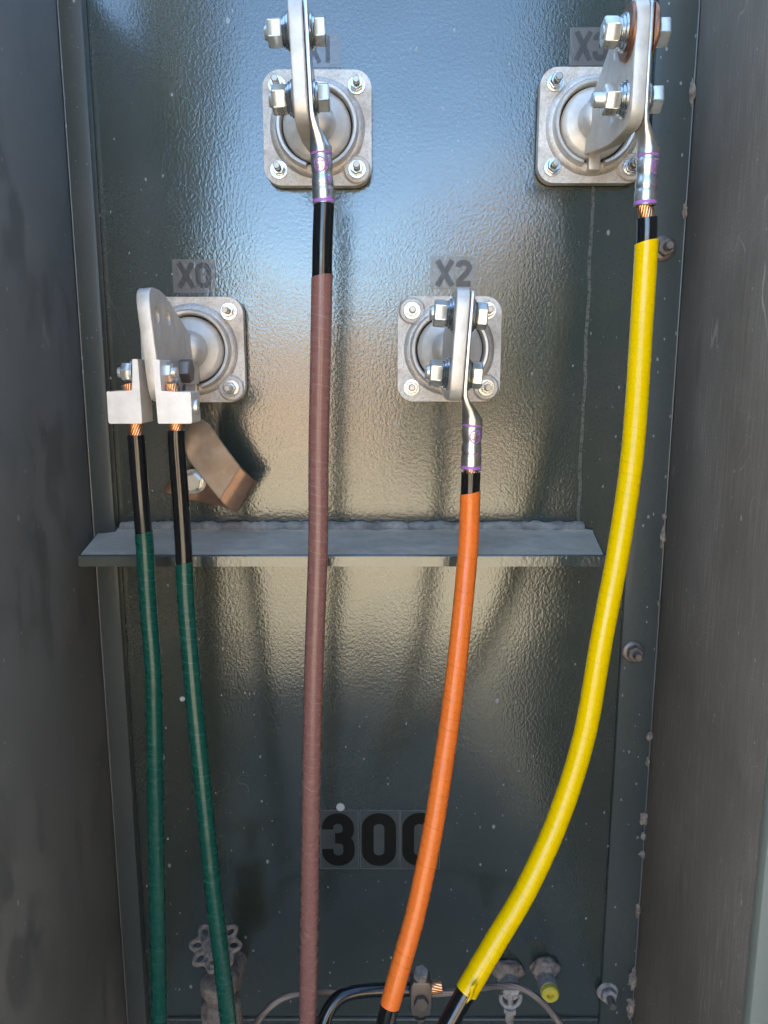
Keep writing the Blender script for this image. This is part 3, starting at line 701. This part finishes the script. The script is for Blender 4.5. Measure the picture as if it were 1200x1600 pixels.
# ------------------------------------------------------------------ phase cables with crimped lugs
def crimp_lug(parent, base, T, A, r=0.0087, zend=-0.103, logo_ang=0.2, w=0.150, bx0=0.0, bx1=0.0):
    """flat tongue on the spade's right side turning into a round barrel; returns the barrel's end and axis"""
    xs = 0.0060
    def sh(z): return 0.0 if z > -0.044 else bx0 * min(1, (-0.044 - z) / 0.014) + (bx1 - bx0) * max(0, (-0.058 - z) / (-0.058 - zend))
    secs = []   # z, half x, half y, centre x, squareness, wshift
    secs += [(0.0425, 0.0016, 0.0105, 0, 0.9), (0.040, 0.0017, 0.0128, 0, 1), (0.0, 0.0017, 0.0130, 0, 1), (-0.036, 0.0018, 0.0130, 0, 1), (-0.042, 0.0024, 0.0125, 0.0, .9), (-0.048, 0.0042, 0.0112, 0, .6), (-0.053, 0.0064, 0.0098, 0, .3), (-0.058, 0.0080, 0.0087, 0, 0.05)]
    zz = -0.060
    while zz > zend + 0.0008:
        k = (zz + 0.060) / (zend + 0.060)
        rr = r
        for cz, dp, wd in ((0.16, 0.0006, 0.02), (0.46, 0.0010, 0.09), (0.70, 0.0006, 0.03)): rr -= dp * math.exp(-((k - cz) / wd) ** 2)
        secs.append((zz, rr, rr, 0, 0)); zz -= 0.0012
    secs += [(zend + 0.0006, r, r, 0, 0), (zend, r - 0.0006, r - 0.0006, 0, 0), (zend, r - 0.0016, r - 0.0016, 0, 0), (zend + 0.012, r - 0.0018, r - 0.0018, 0, 0)]
    bm = bmesh.new(); rings = []; n = 40
    for (z, hx, hy, _, sq) in secs:
        cx = xs + min(hx, r) if z > -0.060 else xs + r
        ring = []
        for i in range(n):
            a = 2 * math.pi * i / n; ca, sa = math.cos(a), math.sin(a)
            e = 1 - 0.75 * sq
            x = math.copysign(abs(ca) ** e, ca) * hx; y = math.copysign(abs(sa) ** e, sa) * hy
            ring.append(bm.verts.new(T(cx + x + sh(z), w - y, z)))
        rings.append(ring)
    for p_, q_ in zip(rings, rings[1:]): loop_bridge(bm, p_, q_)
    bm.faces.new(rings[0]); bm.faces.new(rings[-1])
    lug = obj('crimp_lug', bm, M['lug'], parent, 40); lug.location = base - parent.location
    # purple rings and the round logo, wrapped on the barrel
    def cyl(u, z, lift): 
        k = (z + 0.060) / (zend + 0.060); rr = r + 0.00015 + lift
        for cz, dp, wd in ((0.16, 0.0006, 0.02), (0.46, 0.0010, 0.09), (0.70, 0.0006, 0.03)): rr -= dp * math.exp(-((k - cz) / wd) ** 2)
        a = logo_ang + u / r
        return T(xs + r + sh(z) + math.sin(a) * rr, w + math.cos(a) * rr, z)
    bm = bmesh.new()
    for zc, hw in ((-0.0655, 0.0008), (zend + 0.0022, 0.0013)):
        n = 48; a_ = []
        for i in range(n):
            u = 2 * math.pi * r * i / n; a_.append((bm.verts.new(cyl(u, zc - hw, 0)), bm.verts.new(cyl(u, zc + hw, 0))))
        for i in range(n): bm.faces.new((a_[i][0], a_[(i + 1) % n][0], a_[(i + 1) % n][1], a_[i][1]))
    cz = -0.0745; R1 = 0.0052
    for i in range(36):
        a, b2 = 2 * math.pi * i / 36, 2 * math.pi * (i + 1) / 36
        bm.faces.new([bm.verts.new(cyl(rr * math.cos(q), cz + rr * math.sin(q) * 1.1, 0)) for rr, q in ((R1, a), (R1, b2), (R1 - 0.0010, b2), (R1 - 0.0010, a))])
    for ch, ox in (('S', -0.0034), ('T', 0.0002)):
        glyph(bm, ch, ox, cz - 0.0030, 0.0060, 0.0060, 0.0007, lambda x, z, l: cyl(x, z, l))
    for i in range(5):
        x0 = -0.001 + i * 0.0013
        bm.faces.new([bm.verts.new(cyl(x, z, 0)) for x, z in ((x0, -0.0895), (x0 + 0.0006, -0.0895), (x0 + 0.0006, -0.0875 - 0.0004 * (i % 2)), (x0, -0.0875 - 0.0004 * (i % 2)))])
    for i in range(9):   # smeared ink beside the logo
        z0 = -0.0685 - i * 0.0037; uu = 0.0068 + 0.0012 * math.sin(i * 2.3); ww = 0.0010 + 0.0009 * abs(math.sin(i * 1.7))
        if i % 4 == 3: continue
        bm.faces.new([bm.verts.new(cyl(x, z, 0)) for x, z in ((uu - ww, z0 - 0.0030), (uu + ww * 0.6, z0 - 0.0026), (uu + ww, z0), (uu - ww * 0.5, z0 + 0.0004))])
    mk = obj('ink_marking', bm, M['purple'], lug, 60)
    return base + T(xs + r + sh(zend), w, zend)

def cable(name, label, start, bare, black_end, pts, r_ins, r_tape, tapemat, tail, cat='cable', group='taped phase cables', strand_r=None):
    """start..: list of world points; black_end = index after which tape begins; tail = index where tape ends (None: runs on)"""
def path_len(path):
    l = [0.0]
    for a, b2 in zip(path, path[1:]): l.append(l[-1] + (b2 - a).length)
    return l
def cut(path, ln, s0, s1): return [p for p, l in zip(path, ln) if s0 - 1e-6 <= l <= s1 + 1e-6]
def len_at_py(path, ln, py):
    """length along the path at which it passes height py of the picture"""
    c, s = math.cos(PITCH), math.sin(PITCH)
    for p, l in zip(path, ln):
        q = p - CAM; ax = q.y * c - q.z * s; up = q.y * s + q.z * c
        if 800 - F * up / ax >= py: return l
    return ln[-1]
def build_cable(t, path, strand_to, tape_from, tape_to, r_ins, r_tape, tmat, r_cu=0.0062):
    ln = path_len(path); o = t.location
    path = [p - o for p in path]
    strands('copper_strands', cut(path, ln, 0, strand_to + 0.008), r_cu, M['copper'], t, 13, twist=90)
    tube('insulation', cut(path, ln, strand_to, ln[-1]), r_ins, M['black'], t, 32)
    tube('tape_wrap', cut(path, ln, tape_from, tape_to), r_tape, tmat, t, 36, tearoff=0.004, wob=0.012)

def phase(key, label, pix, bare, t0, t1, r_ins, r_tape, tmat, logo, bx0=0.0, bx1=0.0):
    bt, base, T, A = BR[key]
    t = thing('phase_cable', label, 'cable', base + T(0.014, 0.150, -0.103), 'taped cables hanging from the bushings')
    e = crimp_lug(t, base, T, A, logo_ang=logo, bx0=bx0, bx1=bx1)
    e0 = e + (base + T(0.014, 0.150, -0.093) - base - T(0.014 + (bx1 - bx0) * 0.22, 0.150, -0.103))
    pts = [e0, e] + [P(*p) for p in pix]
    path = catmull(pts, 0.0025); ln = path_len(path)
    build_cable(t, path, 0.010 + bare, len_at_py(path, ln, t0), len_at_py(path, ln, t1) if t1 else ln[-1], r_ins, r_tape, tmat)
    return t, path, ln
phase('X1', 'brown taped cable hanging straight down from the X1 bushing', [(504, 380, .650), (502, 500, .652), (498, 700, .656), (497, 850, .655), (491, 1030, .655), (487, 1200, .655), (484, 1400, .655), (481, 1600, .655), (480, 1720, .655)], -0.0016, 432, None, 0.0082, 0.0087, M['brown'], -0.1, -0.002, -0.002)
phase('X2', 'orange taped cable curving down to the left from the X2 bushing', [(735, 760, .650), (731, 860, .650), (718, 1000, .636), (705, 1110, .625), (692, 1200, .615), (676, 1300, .603), (651, 1420, .590), (629, 1500, .580), (611, 1565, .573), (597, 1625, .568), (580, 1720, .56)], 0.0012, 770, 1566, 0.0082, 0.0088, M['orange'], 0.25, 0.002, 0.0045)
yt, ypath, yln = phase('X3', 'bright yellow taped cable sweeping down to the left from the X3 bushing', [(1011, 360, .650), (1003, 500, .650), (989, 700, .633), (968, 850, .620), (940, 1000, .607), (913, 1150, .595), (872, 1280, .582), (822, 1390, .568), (775, 1470, .555), (734, 1540, .545), (698, 1605, .535), (640, 1710, .52)], 0.0075, 380, 1545, 0.0080, 0.0092, M['yellow'], 0.6, 0.0, 0.0)
# loose end of the yellow tape
c0 = P(734, 1546, .545)
bm = bmesh.new(); prev = None
for i in range(9):
    k = i / 8; p = P(741 - 9 * k + 2 * math.sin(k * 3), 1538 + 27 * k, 0.534 - 0.002 * k); hw = 0.0030 * (1 - 0.35 * k) + 0.0006 * math.sin(k * 9)
    q = Vector((hw * 0.9, 0.001, hw * 0.45))
    a = bm.verts.new(p - q - yt.location); b2 = bm.verts.new(p + q - yt.location)
    if prev: bm.faces.new((prev[0], prev[1], b2, a))
    prev = (a, b2)
fl = obj('loose_tape_end', bm, M['yellow'], yt); md = fl.modifiers.new('thickness', 'SOLIDIFY'); md.thickness = 0.0003

# ------------------------------------------------------------------ green cables with set-screw lugs
bt, base, T, A = BR['X0']
def green(label, side, block, pix, cx_top, t0, rise):
    x0, y0, x1, y1, tx0, tx1, ty = block
    dF = 0.632
    a, c_ = P(x0, y0, dF), P(x1, y1, dF); tl, tr = P(tx0, ty, dF), P(tx1, y0, dF)
    o = Vector(((a.x + c_.x) / 2, dF + 0.015 + CAM.y, c_.z))
    t = thing('ground_cable', label, 'cable', o, 'green taped cables from the X0 bushing')
    yb = CAM.y + dF
    # L-shaped extrusion
    k = 0.5 * (P(x0, y1, dF).x + P(x0, y0, dF).x)
    ax_, bx_, tz = a.x, c_.x, tl.z
    if side < 0: outl = [(ax_, c_.z), (bx_, c_.z), (bx_ - 0.0008, tz), (P(tx0, ty, dF).x, tz), (P(tx0 + 2, y0, dF).x, a.z), (ax_, a.z)]
    else: outl = [(ax_, c_.z), (bx_, c_.z), (bx_, a.z), (P(tx1 - 0, y0, dF).x, a.z), (P(tx1 - 2, ty, dF).x, tz), (P(tx0, ty, dF).x, tz)]
    outl = smooth_poly(outl, [0.0018, 0.0012, 0.0012, 0.0010, 0.0020, 0.0018] if side < 0 else [0.0012, 0.0018, 0.0018, 0.0020, 0.0010, 0.0010], 3)
    bm = bmesh.new(); add_prism(bm, [(x - o.x, -(z - o.z)) for x, z in outl], 0, 0.031, None)
    bmesh.ops.bevel(bm, geom=[e for e in bm.edges if abs(e.verts[0].co.z - e.verts[1].co.z) < 1e-6], offset=0.0005, segments=2, affect='EDGES')
    for v_ in bm.verts: v_.co = Vector((v_.co.x, yb + v_.co.z - o.y, -v_.co.y))
    lug = obj('set_screw_lug', bm, M['alu_lug'], t, 30)
    # set screw in the outer side
    bm = bmesh.new(); sx = (bx_ if side > 0 else ax_) - o.x
    add_lathe(bm, [(0.0032, -0.002), (0.0034, 0.0016), (0.0062, 0.0022), (0.0066, 0.0010), (0.0066, -0.001)], frame((sx, 0.0, (a.z + c_.z) / 2 - o.z), (side, 0, 0)), 28)
    obj('set_screw', bm, M['zinc'], lug)
    # clamping bolt through the tang
    bx = (P(tx0, 582, .647).x if side < 0 else P(tx1, 582, .647).x) - o.x; bz = P(200, 582, 0.650).z - o.z
    bm = bmesh.new(); bp = Vector((bx, 0.004, bz))
    add_lathe(bm, [(0.004, -0.001), (0.0095, -0.001), (0.0095, 0.0012), (0.004, 0.0012)], frame(bp, (side, 0, 0)), 32)
    add_hex(bm, bp + Vector((side * 0.0012, 0, 0)), (side, 0, 0), 0.0140, 0.0078, 0.25)
    add_lathe(bm, [(0.0045, 0.008), (0.0045, 0.0120), (0.0038, 0.0128), (0, 0.0128)], frame(bp, (side, 0, 0)), 20)
    obj('clamp_bolt', bm, M['zinc'], lug)
    # cable
    dC = dF + 0.015
    top = P(cx_top, rise, dC)
    pts = [top, P(pix[0][0], (y0 + y1) / 2, dC)] + [P(*p) for p in pix]
    path = catmull(pts, 0.0025); ln = path_len(path)
    s_end = len_at_py(path, ln, 672 if side > 0 else 679)
    ln2 = ln
    build_cable(t, path, s_end, len_at_py(path, ln, t0), ln[-1], 0.0072, 0.0076, M['green'], 0.0058)
green('green taped cable farthest left, hanging from a square silver lug', -1, (166, 611, 222, 662, 206, 219, 561), [(212, 672, .647), (214, 700, .647), (220, 780, .648), (226, 850, .652), (232, 950, .655), (239, 1040, .655), (241, 1110, .655), (243, 1250, .655), (245, 1400, .655), (249, 1600, .655), (250, 1720, .655)], 201, 834, 600)
green('green taped cable hanging in front of the dusty valve wheel', 1, (244, 612, 300, 662, 238, 251, 562), [(275, 672, .647), (276, 700, .647), (282, 780, .646), (287, 860, .645), (290, 930, .645), (297, 1020, .64), (306, 1120, .635), (320, 1260, .63), (333, 1390, .625), (346, 1500, .622), (357, 1600, .62), (366, 1720, .62)], 268, 879, 600)

# ------------------------------------------------------------------ folded strap
so = P(303, 752, .79); strap = thing('ground_strap', 'folded tan metal strap bolted to the panel below the X0 bushing', 'strap', so)
def U(px, py): # picture direction -> panel plane direction
    v = Vector((px, 0, -py)); return v.normalized()
tdir = U(-36, 55)
path = []   # (point, half width vector)
A0 = P(297, 600, .715); A1 = P(298, 640, .712); A2 = P(300, 672, .716); A3 = P(330, 717, .730); A4 = P(362, 758, .742)
def hwv(k): return (Vector((0, 0.014, 0)) * (1 - k) + tdir * 0.0195 * k)
cl = catmull([A0, A1, A2, A3, A4], 0.004)
n_ = len(cl)
for i, p in enumerate(cl):
    k = min(1, max(0, (i / n_ - 0.12) / 0.38)); path.append((p, hwv(k * k * (3 - 2 * k))))
d1_ = (A4 - A3); d1_.y = 0; d1_.normalize(); nrm_dir = (d1_ - tdir * d1_.dot(tdir)).normalized(); shear = d1_.dot(tdir)
rf_ = 0.0215; c0 = path[-1][0]
for i in range(1, 13):
    a = math.pi * i / 12
    adv = nrm_dir * (math.sin(a) * rf_ * 0.75) + tdir * shear * (a * rf_ * 0.5)
    path.append((c0 + adv + Vector((0, rf_ * (1 - math.cos(a)), 0)), tdir * 0.0195))
c1 = path[-1][0].copy(); d2_ = (tdir * shear - nrm_dir * math.sqrt(max(0, 1 - shear * shear)))
for i in range(1, 11):
    wv = 1.0 if i < 7 else 1 - (i - 6) * 0.09
    p = c1 + d2_ * 0.0068 * i; p.y = c1.y + (-0.0045 - c1.y) * min(1, i / 4)
    path.append((p, tdir * 0.0195 * wv))
bm = bmesh.new(); prev = None
for i, (p, h) in enumerate(path):
    row = [bm.verts.new(p + h * s - so) for s in (-1, -0.93, -0.5, 0, 0.5, 0.93, 1)]
    if prev:
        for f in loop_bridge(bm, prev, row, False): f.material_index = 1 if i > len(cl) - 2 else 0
    prev = row
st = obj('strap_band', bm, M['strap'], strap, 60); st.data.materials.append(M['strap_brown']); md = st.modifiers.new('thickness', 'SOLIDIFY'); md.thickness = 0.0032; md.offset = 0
bm = bmesh.new(); bo = Vector((0, -0.0, 0)) + P(303, 752, .788) - so
add_lathe(bm, [(0.004, 0), (0.0128, 0), (0.0132, 0.0008), (0.0128, 0.002), (0.004, 0.002)], frame(bo, (0, -1, 0)), 40)
sb = obj('strap_bolt', bm, M['washer'], strap)
bm = bmesh.new(); add_hex(bm, bo + Vector((0, -0.002, 0)), (0, -1, 0), 0.0165, 0.0075, 0.3); obj('bolt_head', bm, M['zinc'], sb)
# hex that clamps the strap to the spade
bm = bmesh.new(); hp = P(280, 580, .705) - so
add_lathe(bm, [(0.004, -0.003), (0.0135, -0.003), (0.0135, 0), (0.004, 0)], frame(hp, (1, 0, 0)), 36)
add_hex(bm, hp, (1, 0, 0), 0.0195, 0.0115, 0.2); obj('strap_nut', bm, M['dark_steel'], strap)

# ------------------------------------------------------------------ bolts on the right flange strip
def panel_bolt(label, px, py, r, ln_, mat, wr=0.0125):
    o = P(px, py, .794); t = thing('panel_bolt', label, 'bolt', o, 'bolts on the right flange strip')
    ax = frame((0, 0, 0), (0, -1, 0))
    bm = bmesh.new(); add_lathe(bm, [(0, 0), (wr, 0), (wr, 0.0012), (wr * 0.9, 0.0026), (wr * 0.72, 0.0032), (0, 0.0032)], ax, 36); obj('washer', bm, mat, t)
    bm = bmesh.new(); add_hex(bm, (0, -0.003, 0), (0, -1, 0), r * 2.2, 0.0075, 0.4); obj('nut', bm, mat, t)
    bm = bmesh.new(); pr = [(0, 0.008)]
    for i in range(10): pr.append((r * (0.62 if i % 2 else 0.55), 0.008 + (ln_ - 0.008) * i / 10))
    pr += [(r * 0.5, ln_), (0, ln_)]
    add_lathe(bm, pr, ax, 20); obj('stud', bm, M['dark_steel'] if mat is not M['mud'] else M['mudmetal'], t)
panel_bolt('bolt half hidden behind the top of the yellow tape', 1036, 388, 0.0068, 0.020, M['dark_steel'])
panel_bolt('bolt with a round washer halfway down the right flange strip', 989, 1018, 0.0068, 0.020, M['dark_steel'])
panel_bolt('mud caked bolt near the bottom right corner of the panel', 949, 1549, 0.0075, 0.024, M['mudmetal'])

# ------------------------------------------------------------------ bottom fittings
# ground jumper: black cable into the clamp
def px_path(pts, step=0.003): return catmull([P(*p) for p in pts], step)
o = P(640, 1546, .668); t = thing('jumper_cable', 'short black cable arching into the copper clamp at the bottom', 'cable', o)
pth = px_path([(500, 1720, .62), (502, 1630, .64), (507, 1594, .650), (525, 1563, .658), (555, 1550, .664), (600, 1546, .668), (642, 1546, .670)])
tube('insulation', [p - o for p in pth], 0.0068, M['black'], t, 28)
strands('copper_strands', [p - o for p in px_path([(636, 1546, .670), (660, 1545, .671), (690, 1541, .672)], 0.002)], 0.0062, M['copper'], t, 12, twist=70)
# old bare wire
o = P(560, 1551, .70)
pth = px_path([(370, 1680, .68), (400, 1602, .69), (422, 1573, .695), (450, 1556, .70), (495, 1549, .70), (560, 1551, .70), (640, 1553, .695), (690, 1552, .695), (740, 1545, .70), (785, 1540, .71), (815, 1544, .71), (842, 1561, .705), (868, 1590, .70), (900, 1640, .69), (930, 1700, .69)])
w_ = strands('bare_ground_wire', [p - o for p in pth], 0.0036, M['old_wire'], None, 7, twist=45); w_.location = o
tag(w_, 'weathered bare stranded wire looping along the bottom of the panel', 'wire')
# split bolt clamp
o = P(657, 1545, .668); t = thing('split_bolt_clamp', 'grimy bolted clamp holding the bare copper wire end', 'clamp', o)
ax = frame((0, 0, 0), (0, -1, 0))
bm = bmesh.new(); add_prism(bm, [(x, -y) for x, y in [(p[0], p[1]) for p in [(-0.0085, -0.020), (0.0085, -0.020), (0.0105, -0.012), (0.0105, 0.012), (0.0078, 0.0175), (-0.0078, 0.0175), (-0.0105, 0.012), (-0.0105, -0.012)]]][::1], 0.004, 0.0125, ax, 0.002, 2)
bmesh.ops.transform(bm, matrix=Matrix.Scale(-1, 4, (0, 0, 1)), verts=bm.verts[:])
add_box(bm, (-0.0098, -0.006, -0.017), (0.0098, 0.010, 0.012), 0.002)
obj('clamp_body', bm, M['dark_steel'], t)
bm = bmesh.new(); add_hex(bm, (0, -0.006, 0.018), (0, -0.25, 1), 0.0125, 0.010, 0.2); obj('clamp_bolt', bm, M['mudmetal'], t)
bm = bmesh.new(); add_hex(bm, (0, -0.0125, -0.002), (0, -1, 0), 0.0125, 0.006, 0.1); add_hex(bm, (0, -0.003, -0.0175), (0, 0.1, -1), 0.0125, 0.007, 0.2)
add_lathe(bm, [(0.0036, 0), (0.0036, 0.026), (0.003, 0.027), (0, 0.027)], frame((0, -0.003, -0.024), (0, 0.1, -1)), 18)
add_lathe(bm, [(0.003, 0.0), (0.0065, 0.0), (0.0065, 0.002), (0.003, 0.002)], frame((0, -0.003, -0.027), (0, 0.1, -1)), 18)
obj('clamp_nut', bm, M['dark_steel'], t)
# bosses on the panel
def boss(name, label, px, py, r, ln_, mat, seed):
    o = P(px, py, .80); t = thing(name, label, 'pipe stub', o, 'capped stubs at the bottom of the panel')
    ax = frame((0, 0, 0), (0, -1, 0))
    bm = bmesh.new(); add_lathe(bm, [(0, 0), (r * 1.25, 0), (r * 1.2, 0.004), (r, 0.006), (r, ln_ - 0.001), (r * 0.93, ln_), (0, ln_)], ax, 32); obj('stub', bm, mat, t)
    bm = bmesh.new(); bmesh.ops.create_icosphere(bm, subdivisions=4, radius=1.0)
    for v_ in bm.verts:
        k = 1 + 0.22 * noise.fractal(v_.co * 1.6 + Vector((seed, 0, 0)), 1.1, 2.2, 4)
        v_.co = Vector((v_.co.x * r * 1.55 * k, v_.co.y * 0.010 * k - 0.004, v_.co.z * r * 1.25 * k + r * 0.75))
    obj('mud_cap', bm, M['mud'], t, 80)
    return t, ax
t, ax = boss('pipe_stub', 'mud covered stub with the bare wire clamped beneath it', 793, 1522, 0.011, 0.028, M['mudmetal'], 2.0)
t2, ax2 = boss('pipe_stub', 'mud topped stub with a round yellow cap', 850, 1517, 0.0105, 0.030, M['mudmetal'], 8.0)
bm = bmesh.new(); add_lathe(bm, [(0.0035, 0.024), (0.0035, 0.0355), (0.0045, 0.0375), (0.0085, 0.0375), (0.0100, 0.036), (0.0100, 0.0300)], ax2, 36); add_lathe(bm, [(0, 0.033), (0.0036, 0.033)], ax2, 18)
cap = obj('yellow_cap', bm, M['yellow_plastic'], t2)
o = P(797, 1548, .712); t = thing('wire_clamp', 'small dusty clamp hanging on the bare wire under the mud covered stub', 'clamp', o)
bm = bmesh.new()
add_box(bm, (-0.0085, -0.006, -0.001), (0.0085, 0.006, 0.006), 0.0015)
ring = [Vector((0.0105 * math.cos(a), -0.004, -0.004 + 0.0125 * math.sin(a))) for a in [R(20 - i * 220 / 16) for i in range(17)]]
obj('saddle', bm, M['mudmetal'], t)
tube('u_bolt', ring, 0.0022, M['mudmetal'], t, 12)
bm = bmesh.new(); add_hex(bm, (0, -0.003, -0.017), (0, 0.05, -1), 0.0125, 0.006, 0.2); add_lathe(bm, [(0.0048, 0), (0.0048, 0.013), (0.004, 0.014), (0, 0.014)], frame((0, -0.003, -0.022), (0, 0.05, -1)), 18)
add_lathe(bm, [(0.003, 0), (0.0030, 0.03)], frame((0, -0.003, 0.004), (0, 0, -1)), 14)
obj('clamp_screw', bm, M['mudmetal'], t)

# drain valve with a lobed handwheel
o = P(336, 1560, .70); t = thing('drain_valve', 'dust coated drain valve with a lobed handwheel at bottom left', 'valve', o)
wc = P(337, 1477, .695) - o; waxis = Vector((0, -0.42, 0.91)).normalized()
mtx = frame(wc, waxis)
bm = bmesh.new()
Rw = 0.0225; n = 96; rings = []
for i in range(n):
    a = 2 * math.pi * i / n; rad = Rw * (1 + 0.13 * math.cos(8 * a)); c_ = Vector((rad * math.cos(a), rad * math.sin(a), 0)); e = Vector((math.cos(a), math.sin(a), 0))
    rings.append([bm.verts.new(mtx @ (c_ + e * 0.0023 * math.cos(q) + Vector((0, 0, 0.0028 * math.sin(q))))) for q in [2 * math.pi * k / 8 for k in range(8)]])
for i in range(n): loop_bridge(bm, rings[i], rings[(i + 1) % n])
for k in range(8):   # small inner rings make the scalloped web
    a = 2 * math.pi * k / 8; cc = Vector((0.0185 * math.cos(a), 0.0185 * math.sin(a), 0)); rr_ = []
    for i in range(20):
        q = 2 * math.pi * i / 20; p = cc + Vector((math.cos(a) * 0.0062 * math.cos(q) - math.sin(a) * 0.0048 * math.sin(q), math.sin(a) * 0.0062 * math.cos(q) + math.cos(a) * 0.0048 * math.sin(q), 0))
        e = (p - cc).normalized(); rr_.append([bm.verts.new(mtx @ (p + e * 0.0022 * math.cos(w2) + Vector((0, 0, 0.0026 * math.sin(w2))))) for w2 in [2 * math.pi * j / 6 for j in range(6)]])
    for i in range(20): loop_bridge(bm, rr_[i], rr_[(i + 1) % 20])
add_lathe(bm, [(0.0138, -0.002), (0.0142, 0.001), (0.012, 0.003), (0.006, 0.0036), (0.0055, 0.007), (0, 0.008)], mtx, 32)
add_lathe(bm, [(0.0138, -0.002), (0.006, -0.003), (0, -0.003)], mtx, 32)
obj('handwheel', bm, M['mud'], t)
bm = bmesh.new(); sp0 = wc; sdn = (-waxis * 0.35 + Vector((0, 0.1, -1))).normalized()
add_lathe(bm, [(0.0045, 0), (0.0045, 0.018), (0.0085, 0.018), (0.0092, 0.020), (0.0092, 0.027), (0.006, 0.028)], frame(sp0, sdn), 24); obj('stem', bm, M['mudmetal'], t)
bm = bmesh.new()
add_lathe(bm, [(0, 0.006), (0.010, 0.006), (0.0155, 0.002), (0.0165, -0.002), (0.0165, -0.012), (0.0135, -0.016), (0.0125, -0.026), (0.0150, -0.030), (0.0185, -0.036), (0.0190, -0.075), (0.0, -0.075)], frame(Vector((0.003, 0.006, 0.018)), (0, -0.15, 1)) @ Matrix.Diagonal((1.15, 1.15, 1, 1)), 40)
add_lathe(bm, [(0.014, 0), (0.014, 0.085), (0.0, 0.085)], frame(Vector((0, 0.015, -0.04)), (0, 1, 0)), 28)
vb = obj('valve_body', bm, M['mud'], t)
